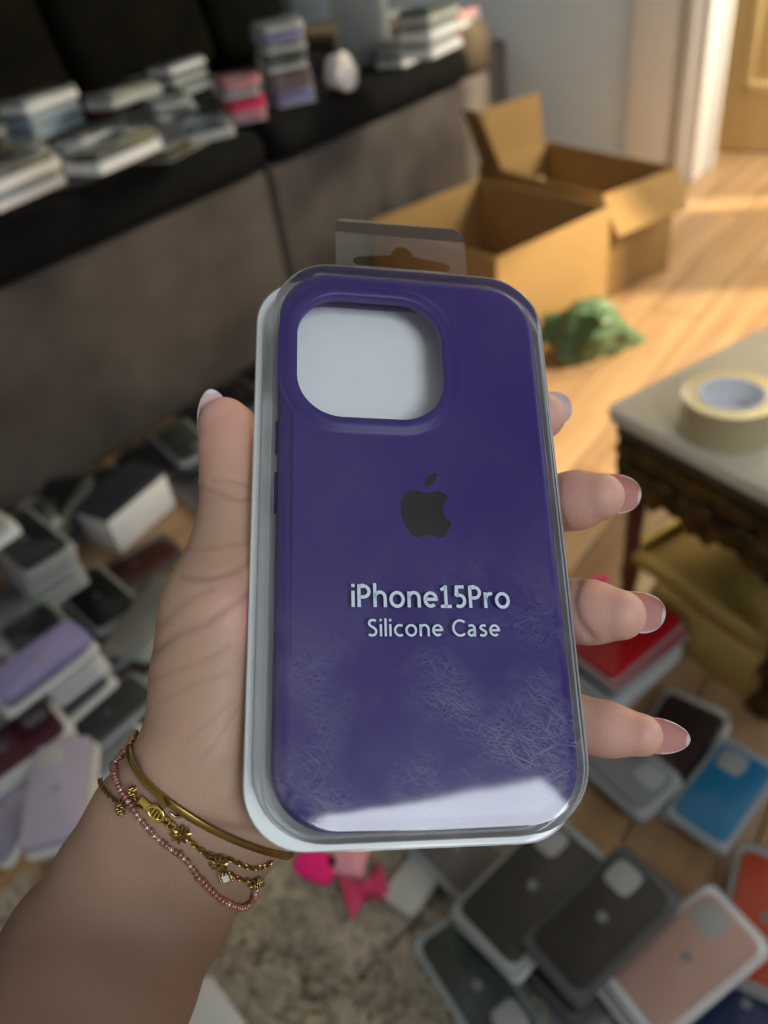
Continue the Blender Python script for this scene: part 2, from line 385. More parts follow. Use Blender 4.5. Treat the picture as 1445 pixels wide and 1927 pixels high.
def flap(t, p, along, length, width, out, tilt, label=None):
    """flap hinged at p running 'along' (local xy), leaning out by tilt deg from vertical up"""
    a = Vector((*along, 0)).normalized(); o_ = Vector((*out, 0)).normalized(); u = (Vector((0, 0, 1)) * math.cos(math.radians(tilt)) + o_ * math.sin(math.radians(tilt)))
    n = a.cross(u).normalized() * .0025
    P = [Vector(p), Vector(p) + a * length, Vector(p) + a * (length - .01) + u * width, Vector(p) + a * .01 + u * width]
    v = [q - n for q in P] + [q + n for q in P]
    mb = MB(); mb.add(v, [(0, 3, 2, 1), (4, 5, 6, 7), (0, 1, 5, 4), (1, 2, 6, 5), (2, 3, 7, 6), (3, 0, 4, 7)])
    o = obj('flap', mesh('flap', mb.v, mb.f, m_card, smooth=False), t)
    if label: o['label'] = label
    return o
A1 = unit((-.13, .48)); B1 = unit((-.48, -.13))
H1, H2 = .29, .30
cb1, sg = carton('cardboard_box', 'nearer open cardboard box with no flaps beside the sofa', (2.104, -1.312), A1, B1, .50, .42, H1)
A2 = unit((-.20, .52)); B2 = np.array([-A2[1], A2[0]]) * 1.0
B2 = unit((-.52, -.20))
cb2, sg2 = carton('cardboard_box', 'farther open cardboard box with a drooping flap by the door post', (2.481, -1.274), A2, B2, .54, .29, H2)
# flaps of the farther box
s2 = sg2
flap(cb2, (.54, s2 * .0, H2), (0, s2), .29, .115, (1, 0), 152, 'flap hanging down outside')
flap(cb2, (0.002, s2 * .02, H2), (0, s2), -.0 + .24, .15, (-1, 0), 4, 'tall flap standing up')
flap(cb2, (0.02, s2 * .288, H2), (1, 0), .10, .19, (0, s2), 22, 'narrow flap caught by the sun')
# crumpled paper inside the boxes
def crumple(name, label, cat, loc, sx, sy, sz, m, seed, cuts=3, amp=.35, group=None):
    R = random.Random(seed); bm = bmesh.new(); bmesh.ops.create_icosphere(bm, subdivisions=cuts, radius=1)
    ks = [Vector((R.gauss(0, 1), R.gauss(0, 1), R.gauss(0, 1))).normalized() for _ in range(14)]; off = [R.uniform(.35, .9) for _ in ks]
    for v in bm.verts:
        d = 1.0
        for k, o_ in zip(ks, off):
            q = v.co.dot(k)
            if q > o_: d = min(d, o_ / q)
        d *= 1 + amp * .35 * math.sin(7 * v.co.x + seed) * math.cos(6 * v.co.y) + R.uniform(-.5, .5) * amp * .25
        v.co = Vector((v.co.x * sx * d, v.co.y * sy * d, max(v.co.z * sz * d, -sz * .55)))
    zmin = min(v.co.z for v in bm.verts)
    for v in bm.verts: v.co.z -= zmin
    me = bpy.data.meshes.new(name); bm.to_mesh(me); bm.free(); me.materials.append(m); me.shade_smooth(); me.set_sharp_from_angle(angle=math.radians(28))
    o = obj(name, me, None, loc); tag(o, label, cat, group); return o
p = W(2.27, -1.03, .0)
crumple('paper_ball', 'pale crumpled paper in the farther cardboard box', 'paper', W(2.33, -1.22, .006), .05, .05, .21, mat('kraft_paper', (.60, .45, .28), .8), 5)
crumple('plastic_wrap', 'pale crumpled wrap at the bottom of the nearer cardboard box', 'wrap', W(1.88, -1.12, .006), .11, .10, .05, mat('pale_wrap', (.50, .50, .47), .35), 9)
crumple('plastic_bag', 'crumpled green plastic bag lying beside the cardboard box', 'bag', at(1112, 655, 0), .16, .10, .12, mat('green_plastic', (.10, .20, .09), .35, noise=.5, nscale=14), 21, 4, .5)

# ------------------------------------------------------------------ side table
m_gold = mat('gilt_carving', (.17, .115, .04), .38, metal=.75, noise=.7, nscale=30, bump=.8, bscale=70, col2=(.03, .018, .006))
m_goldp = mat('gold_panel', (.60, .44, .14), .40, metal=.35, noise=.2, nscale=6)
m_redw = mat('red_brown_wood', (.16, .045, .02), .35, noise=.5, nscale=14, col2=(.05, .02, .008))
m_top = mat('greige_marble', (.82, .77, .63), .42, noise=.3, nscale=5, bump=.03)
def table():
    A = unit((.933, .36)); Bd = unit((-.36, .933)); ang = SA + math.atan2(-A[1], A[0])
    t = empty('side_table', W(.905, -.36), ang); tag(t, 'small gilt side table with greige top and carved apron', 'table')
    L = .33; H = .40                              # local x along A, local -y along Bd
    def b(nm, x0, x1, v0, v1, z0, z1, m, bv=.003): return obj(nm, MB().box(x0, x1, -v1, -v0, z0, z1, bv).me(nm, m), t)
    mb = MB().slab(L + .02, L + .02, .018, H - .024, H, .007, (L / 2, -L / 2), 4); obj('tabletop', mb.me('tabletop', m_top), t)
    mb = MB().slab(L, L, .012, H - .05, H - .024, .006, (L / 2, -L / 2), 4); obj('moulding', mb.me('moulding', mat('dark_bronze', (.075, .062, .045), .45, metal=.3, bump=.6, bscale=90)), t)
    # carved apron: a scalloped strip with raised leaves on each side
    def apron(nm, p0, d, nrm):
        mb = MB(); N = 36; d = Vector(d); nr = Vector(nrm); p0 = Vector(p0); top = H - .05
        for i in range(N):
            a0, a1 = i / N, (i + 1) / N
            def dz(a): return .070 + .020 * abs(math.sin(a * math.pi * 3)) + .006 * math.sin(a * 60)
            q = [p0 + d * (L - .03) * a0, p0 + d * (L - .03) * a1]
            v = []
            for k, a in ((0, a0), (1, a1)):
                for off in (0, .014):
                    v += [q[k] + nr * off + Vector((0, 0, top)), q[k] + nr * off + Vector((0, 0, top - dz(a)))]
            mb.add(v, [(0, 1, 5, 4), (2, 6, 7, 3), (1, 3, 7, 5), (0, 4, 6, 2)])
        ap = obj(nm, mb.me(nm, m_gold, 30), t)
        R = random.Random(4)
        for k in range(9):
            a = (k + .5) / 9; c = p0 + d * (L - .03) * a + nr * .016 + Vector((0, 0, top - .030 - .006 * (k % 2)))
            mb2 = MB()
            for j in range(5):
                th = (j - 2) * .6; e = d * math.sin(th) + Vector((0, 0, -math.cos(th)))
                mb2.tube([c, c + e * .010 + nr * .004, c + e * .021], [.003, .005, .0012], 6)
            obj('carved_leaf', mb2.me('carved_leaf', m_gold, 60), ap)
    apron('apron', (.015, -.012, 0), (1, 0, 0), (0, 1, 0)); apron('apron', (.012, -.015, 0), (0, -1, 0), (-1, 0, 0))
    apron('apron', (.015, -L + .012, 0), (1, 0, 0), (0, -1, 0)); apron('apron', (L - .012, -.015, 0), (0, -1, 0), (1, 0, 0))
    for k, (x, y, m) in enumerate(((.03, -.03, m_redw), (.03, -L + .03, m_gold), (L - .03, -.03, m_redw), (L - .03, -L + .03, m_gold))):
        pr = [(.0, 0), (.016, 0), (.019, .012), (.013, .03), (.011, .06), (.016, .09), (.012, .12), (.013, .2), (.015, .27), (.012, .30), (.019, .33), (.021, .40), (0, .40)]
        if m is m_gold: pr = [(r * 1.35, z) for r, z in pr]
        pr = [(r, z * .875) for r, z in pr]
        mb = MB().lathe(pr, 14, (x, y, 0)); o = obj('leg', mb.me('leg', m, 50), t)
        if m is m_redw: o['label'] = 'red-brown turned leg'
    # lower shelf and the gilt inner panels
    b('shelf', .03, L - .03, .03, L - .03, .10, .115, m_goldp)
    b('rail', .02, L - .02, .022, .036, .115, .135, m_goldp); b('rail', .022, .036, .02, L - .02, .115, .135, m_goldp)
    b('back_panel', L - .045, L - .035, .05, L - .05, .115, .345, m_goldp)
    b('lower_panel', .018, .026, .09, L - .05, .004, .10, m_goldp)
    b('side_panel', .16, L - .04, L - .05, L - .04, .115, .345, m_goldp)
    # small drawer tray under the top
    b('tray', .18, L - .05, .18, L - .05, .24, .248, m_goldp)
    return t
table()
def tape():
    c = W(1.12, -.05); q = at(1366, 805, .401)
    t = empty('tape_roll', (q[0], q[1], .4005)); tag(t, 'roll of clear packing tape lying on the greige tabletop', 'tape')
    R = .060; h = .052
    mb = MB().lathe([(.042, 0), (R, 0), (R, h), (.042, h), (.042, 0)], 48); obj('tape_winding', mb.me('tape_winding', mat('amber_tape', (.52, .46, .28), .12, coat=.8), 30), t)
    mb = MB().lathe([(.038, .0), (.0418, .0), (.0418, h + .001), (.038, h + .001), (.038, .0)], 48); o = obj('core', mb.me('core', mat('pale_core', (.86, .90, .97), .4), 30), t); o['label'] = 'pale bluish core'
    mb = MB().lathe([(0, .018), (.0379, .018)], 32); obj('core_paper', mb.me('core_paper', MATS['pale_core']), t)
tape()

# ------------------------------------------------------------------ phone cases in retail packs
def srgb(h):
    c = [int(h[i:i + 2], 16) / 255 for i in (0, 2, 4)]
    return tuple(x / 12.92 if x < .04045 else ((x + .055) / 1.055) ** 2.4 for x in c)
m_clear = film('clear_plastic', (.97, .98, .98), .12, .006, ior=1.28)
m_tray = mat('white_tray', (.80, .83, .85), .35)
m_gtray = mat('frosted_tray', (.42, .46, .46), .25)
m_dtray = mat('smoke_tray', (.10, .11, .11), .25)
m_lens = mat('camera_window', (.42, .43, .43), .25)
m_dot = mat('grey_print', (.25, .25, .27), .5)
TR = {'w': m_tray, 'g': m_gtray, 'd': m_dtray, None: None}
CACHE = {}; LAID = []
def settle_z(x, y, z, yaw, wd, ln, h, keep=True):
    """rest a pack on whatever already lies under it"""
    def corners(x, y, yaw, w_, l_):
        c, s_ = math.cos(yaw), math.sin(yaw); return [(x + c * a - s_ * b, y + s_ * a + c * b) for a, b in ((w_ / 2, l_ / 2), (-w_ / 2, l_ / 2), (-w_ / 2, -l_ / 2), (w_ / 2, -l_ / 2))]
    def hit(A, B, a1, a2):
        for a in (a1, a1 + math.pi / 2, a2, a2 + math.pi / 2):
            u = (math.cos(a), math.sin(a)); pa = [p[0] * u[0] + p[1] * u[1] for p in A]; pb = [p[0] * u[0] + p[1] * u[1] for p in B]
            if max(pa) < min(pb) or max(pb) < min(pa): return False
        return True
    me_ = corners(x, y, yaw, wd - .008, ln - .008); z0 = z
    for _ in range(12):
        up = None
        for (c, a, b0, b1) in LAID:
            if z0 < b1 - .0003 and z0 + h > b0 + .0003 and hit(me_, c, yaw, a): up = max(up or 0, b1 + .0003)
        if up is None: break
        z0 = up
    if not keep: return z0
    LAID.append((corners(x, y, yaw, wd - .008, ln - .008), yaw, z0, z0 + h)); return z0
def pack(label, loc, yaw, colr, kind='g', wd=.086, ln=.168, h=.017, win=True, group=None, tilt=0, logo=True, cover=True, name='packed_phone_case', pat=None):
    """tray + phone case (camera window) + clear cover; kind picks the tray, 'b' is a bare case"""
    if group in (GF, GS) and wd == .086: wd, ln = .098, .184
    loc = (loc[0], loc[1], settle_z(loc[0], loc[1], loc[2], yaw, wd, ln, h * 1.09))
    t = empty(name, loc, yaw); t.rotation_euler = (tilt, 0, yaw); tag(t, label, 'phone case', group)
    k = (kind, wd, ln, h)
    def c(nm, f, m, key=None):
        kk = (nm, k if key is None else key, m.name)
        if kk not in CACHE: CACHE[kk] = f().me(nm, m)
        return obj(nm, CACHE[kk], t)
    cm = mat('case_' + colr + ('_' + pat if pat else ''), srgb(colr), .38, noise=.75 if pat else 0, nscale=38, coat=.25)
    cw, cl, zt = (wd - .014, ln - .020, h) if kind != 'b' else (wd, ln, h)
    if kind == 'c':
        c('tray', lambda: MB().slab(wd, ln, .010, 0, h * .12, .0008, n=3), m_gtray); cz0, cz1 = h * .14, h * .93
    elif kind != 'b':
        c('tray', lambda: MB().slab(wd, ln, .010, 0, h * .55, .0012, n=3), TR[kind])
        cz0, cz1 = h * .55, h * .93
    else: cz0, cz1 = 0, h
    if kind == 'c': cw, cl, cz0 = wd - .005, ln - .006, h * .14
    c('case_shell', lambda: MB().slab(cw, cl, .012, cz0, cz1, .0022, n=4), cm)
    if win:
        c('camera_window', lambda: MB().slab(.034, .036, .009, cz1 - .0005, cz1 + .0006, .0004, (-cw / 2 + .023, cl / 2 - .024), 4), m_lens)
    if logo:
        c('round_print', lambda: MB().slab(.011, .012, .005, cz1 - .0004, cz1 + .0002, .0001, (0, .0), 4), m_dot)
    if kind != 'b' and cover:
        c('clear_cover', lambda: MB().loft([[(x, y, z) for x, y in rr(wd - 2 * i, ln - 2 * i, .010, 4)] for i, z in ((.0015, h * .56), (.002, h * .98), (.003, h * 1.06), (.0045, h * 1.09))], False, True), m_clear)
    return t
def place(px, py, z, dpx, dpy, *a, **k):
    """centre pixel of the object on the plane z (its base), long axis towards the pixel offset"""
    p = at(px, py, z); q = at(px + dpx, py + dpy, z); yaw = math.atan2(q[1] - p[1], q[0] - p[0]) - math.pi / 2
    return pack(a[0], (p[0], p[1], z + .0015), yaw, *a[1:], **k)
QUEUE = []
UNDER = ('grey packed case half hidden', 'grey-brown packed case under', 'clear patterned', 'off-white packed', 'dark mauve', 'slate packed', 'tan packed', 'dark brown packed case between', 'beige-grey packed case before', 'smoky packed case under the small',
         'pale packed case behind the bright', 'olive-grey packed case behind the left', 'clear grey packed case between', 'dark grey packed case at the foot of the mauve', 'grey-white packed case in front', 'dull grey packed case behind the pink', 'greenish packed case cut', 'clear grey packed case just above', 'charcoal packed case', 'small pale grey case on the edge')
LAST = ('bright white-trayed', 'white-trayed packed case lowest at the left', 'lavender packed case lowest of the tall', 'lavender case lying', 'pale lilac case nearest', 'cream packed case under the pale lilac', 'burgundy', 'clear packed case under the burgundy', 'pink-beige', 'clear packed case under the pink-beige', 'pale grey packed case lowest under the lavender', 'red-topped')
def stack(px, py, z, dpx, dpy, items, **k):
    lab = items[0][0]; pri = 0 if any(u in lab for u in UNDER) else (2 if any(u in lab for u in LAST) else 1)
    QUEUE.append((pri, (px, py, z, dpx, dpy, items), k))
def lay_all():
    for pri, a, k in sorted(QUEUE, key=lambda q: q[0]): lay(*a, **k)
    QUEUE.clear()
def lay(px, py, z, dpx, dpy, items, step=.0195, jit=.004, group=None, seed=1):
    """items bottom to top: (label, colour, kind, kwargs)"""
    R = random.Random(seed); kw0 = items[0][3] if len(items[0]) > 3 else {}; zb = z
    wd, ln = kw0.get('wd', .098 if group in (GF, GS) else .086), kw0.get('ln', .184 if group in (GF, GS) else .168)
    for _ in range(5):
        p = at(px, py, zb); q = at(px + dpx, py + dpy, zb); yaw = math.atan2(q[1] - p[1], q[0] - p[0]) - math.pi / 2
        zn = settle_z(p[0], p[1], z + .0015, yaw, wd, ln, kw0.get('h', .017), False) - .0015
        if abs(zn - zb) < .001: break
        zb = max(zb, zn)
    zz = zb + .0015
    for it in items:
        kw = it[3] if len(it) > 3 else {}; hh = kw.get('h', .017)
        t_ = pack(it[0], (p[0] + R.uniform(-jit, jit), p[1] + R.uniform(-jit, jit), zz), yaw + R.uniform(-.05, .05), it[1], it[2], group=group, **kw)
        zz = t_.location.z + hh * 1.10 + .0003
GF = 'packed cases on the floor against the sofa'; GR = 'packed cases on the floor by the table'; GS = 'packed cases on the sofa seat'
# --- floor, left
stack(352, 850, 0, 50, 44, [('smoky packed case at the foot of the sofa nearest the thumb', '3a423e', 'd'), ('greenish-grey packed case on top of the smoky one near the thumb', '4c5a52', 'g')], group=GF)
stack(300, 868, 0, 50, 44, [('charcoal packed case left of the greenish-grey one near the thumb', '2c2d2c', 'd', {'win': False})], group=GF)
stack(392, 930, 0, 50, 44, [('grey packed case partly behind the thumb joint', '8d8f96', 'g')], group=GF)
def whitebox():
    t = empty('carton', at(252, 985, 0), SA + .12); t.location.z = .001; tag(t, 'small white carton with a black picture top on the floor pile', 'box')
    obj('carton_body', MB().slab(.175, .098, .004, 0, .085, .0015, n=2).me('carton_body', m_tray), t)
    obj('printed_lid', MB().slab(.177, .100, .004, .0855, .098, .0015, n=2).me('printed_lid', mat('navy_black_print', (.020, .030, .045), .35, noise=.5, nscale=20)), t)
whitebox()
_c = at(252, 985, 0); settle_z(_c[0], _c[1], .001, SA + .12 - math.pi / 2, .098, .175, .098)
stack(128, 1000, 0, 40, -60, [('black packed case at the bottom of the black stack', '0c0c0d', 'd', {'h': .03}), ('black packed case in the middle of the black stack', '101010', 'd', {'h': .03}), ('black glossy packed case topmost of the black stack', '0b0b0c', 'd', {'h': .02, 'win': False})], group=GF, seed=2)
stack(85, 1085, 0, 52, 48, [('clear packed case lowest of the tall clear stack', '7c8580', 'g'), ('grey-green packed case second of the tall clear stack', '6f7d76', 'g'), ('clear packed case third of the tall clear stack', '8b9590', 'g'), ('grey packed case fourth of the tall clear stack', '59615c', 'g'), ('black packed case on top of the tall clear stack', '1b1c1d', 'g', {'win': False})], group=GF, seed=3)
stack(205, 1155, 0, 52, 48, [('brown packed case under the dark one on the floor pile', '3c322c', 'g'), ('very dark brown packed case in a clear box left of the palm', '1d1718', 'g', {'win': False})], group=GF, seed=4)
stack(260, 1075, 0, 60, -35, [('rust-red packed case between the white carton and the thumb base', '5c2a1e', 'd', {'win': False})], group=GF)
stack(292, 1170, 0, 30, -40, [('pale grey-white case lying left of the thumb base', 'b9bab4', 'g', {'win': False, 'logo': False})], group=GF)
stack(18, 1185, 0, 45, -35, [('white packed case lowest of the white stack at the left edge', 'b8c0c0', 'w', {'h': .03}), ('white packed case middle of the white stack at the left edge', 'a9b2b2', 'w', {'h': .03}), ('milky packed case topmost of the white stack at the left edge', 'b4bcbc', 'w', {'h': .03, 'win': False})], group=GF, seed=6)
stack(112, 1245, 0, 52, 48, [('clear packed case lowest of the ribbed stack', '70787a', 'w', {'h': .014}), ('grey packed case second of the ribbed stack', '59615f', 'w', {'h': .014}), ('clear packed case third of the ribbed stack', '6c7672', 'w', {'h': .014}), ('dark packed case topmost of the ribbed stack', '2c3334', 'g', {'h': .014, 'win': False})], group=GF, seed=7)
stack(22, 1340, 0, 56, -42, [('glossy packed case lowest of the shiny stack at the left edge', '8e999b', 'w'), ('glossy packed case second of the shiny stack at the left edge', '56605f', 'w'), ('glossy clear packed case topmost of the shiny stack', '7f8a8c', 'g', {'win': False})], group=GF, seed=8)
stack(128, 1335, 0, 56, -46, [('pale grey packed case lowest under the lavender one', '6b6e74', 'w', {'wd': .08, 'ln': .16}), ('grey packed case directly under the lavender one', '7b7d88', 'w', {'wd': .08, 'ln': .16}), ('lavender case lying above the pale lilac ones', '8d88bc', 'b', {'wd': .074, 'ln': .15, 'h': .012, 'win': False})], group=GF)
stack(212, 1355, 0, 56, -46, [('dark olive-grey packed case beside the lavender one', '4a4b47', 'g', {'win': False, 'wd': .084, 'ln': .16})], group=GF)
stack(225, 1412, 0, 56, -46, [('clear grey packed case just above the beaded bracelet', '78808a', 'g', {'win': False})], group=GF)
stack(22, 1432, 0, 56, -40, [('clear packed case under the burgundy one', 'a09a9c', 'w'), ('burgundy packed case with a pale camera window at the left edge', '5d1330', 'w')], group=GF, seed=9)
stack(128, 1510, 0, 10, -70, [('cream packed case under the pale lilac case nearest the bracelets', 'b5b0a8', 'w', {'wd': .084, 'ln': .155, 'h': .02}), ('pale lilac case nearest the bracelets', 'aca7c0', 'b', {'wd': .078, 'ln': .152, 'h': .012})], group=GF)
stack(30, 1540, 0, 34, -62, [('lilac-white packed case under the leftmost pale lilac case', 'a8a4b4', 'w', {'wd': .08, 'ln': .15, 'h': .02}), ('pale lilac-grey case left of the other pale lilac one', '9e99b4', 'b', {'wd': .078, 'ln': .152, 'h': .012, 'win': False})], group=GF)
stack(250, 1265, 0, 60, -46, [('tan packed case between the lavender case and the palm', '6a5442', 'g', {'win': False})], group=GF)
stack(455, 752, 0, 50, 44, [('black packed case on the floor at the tip of the thumb', '101011', 'd', {'win': False})], group=GF)
stack(405, 790, 0, 50, 44, [('dark smoky packed case just left of the thumb nail', '1e1f20', 'd')], group=GF)
stack(20, 1010, 0, 54, -30, [('grey-brown packed case against the sofa at the left edge', '4c4844', 'g'), ('smoke grey packed case topmost against the sofa at the left edge', '3c3f3e', 'd')], group=GF, seed=42)
stack(60, 1175, 0, 52, 48, [('dark brown packed case between the white stack and the ribbed stack', '2c1f18', 'd', {'win': False})], group=GF)
stack(170, 1225, 0, 52, 48, [('slate packed case right of the ribbed stack', '3a4246', 'g')], group=GF)
stack(80, 1400, 0, 56, -46, [('dark mauve packed case between the lavender and burgundy ones', '4a4450', 'd', {'win': False})], group=GF)
stack(175, 1445, 0, 60, -40, [('off-white packed case under the clear grey one by the bracelets', 'a8acb0', 'w', {'win': False, 'logo': False})], group=GF)
for k, wh in enumerate(('at the left edge of the photo', 'above the tall clear stack', 'above the black stack', 'behind the white carton', 'right behind the white carton', 'left of the thumb joint', 'touching the thumb tip in view')):
    q = W(.45 + .205 * k, -1.521 + .006 * (k % 3), .0015)
    pack('dark packed case at the foot of the sofa, ' + wh, tuple(q), SA + math.pi / 2 + (.02 if k % 2 else -.015), ('161617', '202324', '1a1c20')[k % 3], 'd', .10, .19, .02, False, 'dark packed cases along the foot of the sofa')
# --- floor, right
stack(1178, 1268, 0, 60, -48, [('clear packed case lowest of the red-topped stack', '737b7c', 'w', {'h': .02}), ('clear grey packed case second of the red-topped stack', '8a9496', 'w', {'h': .018}), ('navy packed case under the rose one', '18203a', 'c'), ('rose packed case directly under the red one', 'b04c5c', 'c', {'h': .014}), ('bright red packed case on top of the stack below the ring finger', 'c00c20', 'c', {'h': .016, 'win': False})], group=GR, seed=11)
stack(1268, 1430, 0, 50, -82, [('dark brown packed case with a pale tray near the table leg', '30201e', 'w', {'win': False, 'wd': .10, 'ln': .19, 'h': .03})], group=GR)
stack(1160, 1440, 0, 66, 60, [('clear grey packed case behind the little finger', '7d8586', 'g', {'h': .02})], group=GR)
stack(1366, 1500, 0, 52, -66, [('teal-blue case in clear pack alone on the floor', '0e7fae', 'g', {'wd': .084, 'ln': .155, 'h': .014, 'cover': True, 'logo': False})], group=GR)
stack(1005, 1690, 0, 80, -88, [('clear packed case under the dark olive one', '8c9496', 'w', {'h': .02, 'wd': .10, 'ln': .18}), ('dark olive-black packed case below the pack corner', '2c2a25', 'g', {'h': .02, 'wd': .10, 'ln': .18})], group=GR, seed=12)
stack(925, 1660, 0, 60, 66, [('clear patterned packed case half under the dark olive one', '7e8488', 'g', {'pat': 'mottled', 'wd': .08, 'h': .012})], group=GR)
stack(1120, 1790, 0, 80, -86, [('black packed case lowest of the black pair', '1a1a1c', 'd', {'h': .022}), ('black mottled packed case with a pale window beside the pink-beige one', '1c1815', 'd', {'h': .018})], group=GR, seed=13)
stack(1275, 1832, 0, 84, -72, [('clear packed case under the pink-beige one', 'b0b4b6', 'w', {'h': .024}), ('pink-beige packed case with round print and pale camera window', 'c3a093', 'w', {'h': .02})], group=GR, seed=14)
stack(1405, 1905, 0, 80, -70, [('navy packed case at the lower right corner', '18305c', 'g', {'h': .02})], group=GR)
stack(905, 1868, .020, 56, 90, [('narrow mint and black mottled packed case on the rug', '47574f', 'g', {'pat': 'mottled', 'wd': .078, 'ln': .165})], group=GR)
stack(1442, 1742, 0, 20, -90, [('orange-red case cut by the right edge', 'c8502c', 'g', {'win': False})], group=GR)
stack(1070, 1905, 0, 80, -80, [('grey packed case half hidden between black and pink-beige ones', '77787c', 'g', {'win': False})], group=GR)
stack(785, 1672, .018, 40, -52, [('small pale grey case on the edge of the rug', 'b4b6b0', 'b', {'wd': .05, 'ln': .075, 'h': .012, 'win': False, 'logo': False})], group=GR)
stack(865, 1612, 0, 40, 40, [('grey-brown packed case under the pack bottom edge', '6b6560', 'g', {'win': False})], group=GR)
stack(405, 1925, .020, 40, 60, [('white case at the bottom edge of the photo on the rug', 'b8bcbc', 'b', {'wd': .05, 'ln': .085, 'h': .012, 'win': False, 'logo': False})], group=GR)
lay_all()
m_pk = mat('magenta_rubber', (.80, .01, .20), .5); m_lp = mat('light_pink_rubber', (.75, .33, .40), .5); m_rb = mat('raspberry_rubber', (.52, .03, .12), .5)
def grip(name, label, px, py, ang, m, r, shape, z=.02):
    t = empty(name, at(px, py, z), ang); tag(t, label, 'phone grip', 'rubber phone grips on the rug')
    mb = MB()
    if shape == 'heart':
        pts = []
        for i in range(32):
            a = 2 * math.pi * i / 32; pts.append((.062 * r * 16 * math.sin(a) ** 3 / 1, .062 * r * (13 * math.cos(a) - 5 * math.cos(2 * a) - 2 * math.cos(3 * a) - math.cos(4 * a))))
        loops = [[(x * k, y * k, zz) for x, y in pts] for k, zz in ((.85, 0), (1, .003), (1, .009), (.85, .012))]
        mb.loft(loops, True, True)
    elif shape == 'bow':
        for sx in (-1, 1):
            loops = [[(sx * (.1 + .55 * k) * r * 1.4, y * (.3 + .75 * k) * r, zz + .006) for y, zz in [(math.cos(b) , .007 * math.sin(b)) for b in [2 * math.pi * j / 10 for j in range(10)]]] for k in (0, .35, .7, 1)]
            mb.loft(loops, True, True)
        mb.slab(r * .5, r * .6, r * .2, 0, .014, .002)
    else: mb.slab(r * 1.6, r * 2.2, r * .5, 0, .012, .003)
    obj('grip_body', mb.me('grip_body', m, 50), t)
    obj('base_disc', MB().lathe([(0, -.003), (r * .45, -.003), (r * .45, .001), (0, .001)], 20).me('base_disc', m), t)
grip('phone_grip', 'magenta rubber grip just under the pack', 597, 1632, 1.0, m_pk, .026, 'slab')
grip('phone_grip', 'light pink heart-shaped rubber grip under the pack', 660, 1622, .4, m_lp, .032, 'heart')
grip('phone_grip', 'raspberry bow-shaped rubber grip on the rug', 690, 1678, .2, m_rb, .030, 'bow')
grip('phone_grip', 'small pink rubber grip by the table leg above the ring finger', 1130, 1098, 0, m_pk, .016, 'heart', .004)

# --- on the sofa seat
Z = .583
stack(40, 372, Z, 70, -30, [('white-trayed packed case lowest at the left end of the seat edge', 'a9b0b0', 'w', {'h': .03}), ('olive-topped white-trayed packed case at the left end of the seat edge', '6a6a58', 'w', {'h': .034})], group=GS, seed=21, jit=.01)
stack(122, 338, Z, -50, -30, [('smoky clear packed case beside the left white stack', '4b4c50', 'd', {'h': .02}), ('cream packed case on the smoky one', '8f9084', 'g')], group=GS, seed=22)
stack(222, 305, Z, 70, -30, [('bright white-trayed packed case with olive top on the seat edge', '6a664c', 'w', {'h': .036, 'win': False})], group=GS)
stack(330, 285, Z, 60, -30, [('olive packed case lowest right of the bright white one', '5f5e48', 'c', {'h': .02}), ('grey packed case above the olive one', '5c595e', 'g')], group=GS, seed=23)
stack(385, 252, Z, -40, -34, [('blue-grey packed case left of the pink stack', '48525a', 'g', {'h': .03, 'win': False})], group=GS)
stack(458, 222, Z, -50, -34, [('light pink packed case lowest of the pink stack', 'c27e92', 'c', {'h': .02, 'wd': .1, 'ln': .165}), ('hot pink packed case in the middle of the pink stack', 'd81c5c', 'c', {'h': .034, 'wd': .098, 'ln': .165}), ('clear packed case above the hot pink one', '77706f', 'g', {'wd': .098, 'ln': .165}), ('salmon pink packed case on top of the pink stack', 'd08490', 'c', {'h': .022, 'win': False, 'logo': False, 'wd': .1, 'ln': .17})], group=GS, seed=24)
stack(325, 232, Z, -60, -34, [('large clear packed case lowest in the grey heap', '6d736f', 'g', {'wd': .11, 'ln': .2, 'h': .02}), ('clear grey packed case second in the grey heap', '7a807c', 'g', {'wd': .11, 'ln': .19, 'h': .02}), ('pale grey packed case on top of the grey heap', '7d7c82', 'g', {'wd': .10, 'ln': .18, 'h': .02, 'win': False})], group=GS, seed=25)
stack(345, 175, Z, 60, -24, [('grey packed case lowest behind the grey heap', '70706c', 'g', {'h': .03}), ('beige-grey packed case behind the grey heap', '77766c', 'g', {'h': .03}), ('lilac-grey packed case on top behind the grey heap', '8a8890', 'w', {'h': .025, 'win': False})], group=GS, seed=26)
stack(255, 245, Z, 60, -24, [('grey-beige packed case left of the grey heap', '7d7c74', 'g', {'h': .03})], group=GS)
stack(25, 268, Z, 60, -26, [('olive packed case at the left edge behind the white stack', '5c5a42', 'c', {'h': .03}), ('beige packed case above the olive one at the left edge', '77766a', 'g', {'h': .03})], group=GS, seed=27)
stack(95, 248, Z, 60, -24, [('clear blue-tinted packed case lowest of the blue-white stack', '8fa0ac', 'c', {'h': .026}), ('pale blue packed case second of the blue-white stack', '93a4b4', 'c', {'h': .026}), ('grey-white packed case topmost of the blue-white stack', '9ca0a0', 'w', {'h': .026, 'win': False})], group=GS, seed=28)
stack(40, 198, Z, 60, -24, [('cream packed case at the left edge under the red one', '95948a', 'g', {'h': .035}), ('brick red packed case on the cream one', '8c3a34', 'c', {'h': .025, 'win': False})], group=GS, seed=29)
stack(20, 165, Z, 60, -24, [('pale packed case at the far left of the seat', '8a8a82', 'g', {'h': .05}), ('cream packed case topmost at the far left of the seat', '9b9a8c', 'g', {'h': .03})], group=GS, seed=30)
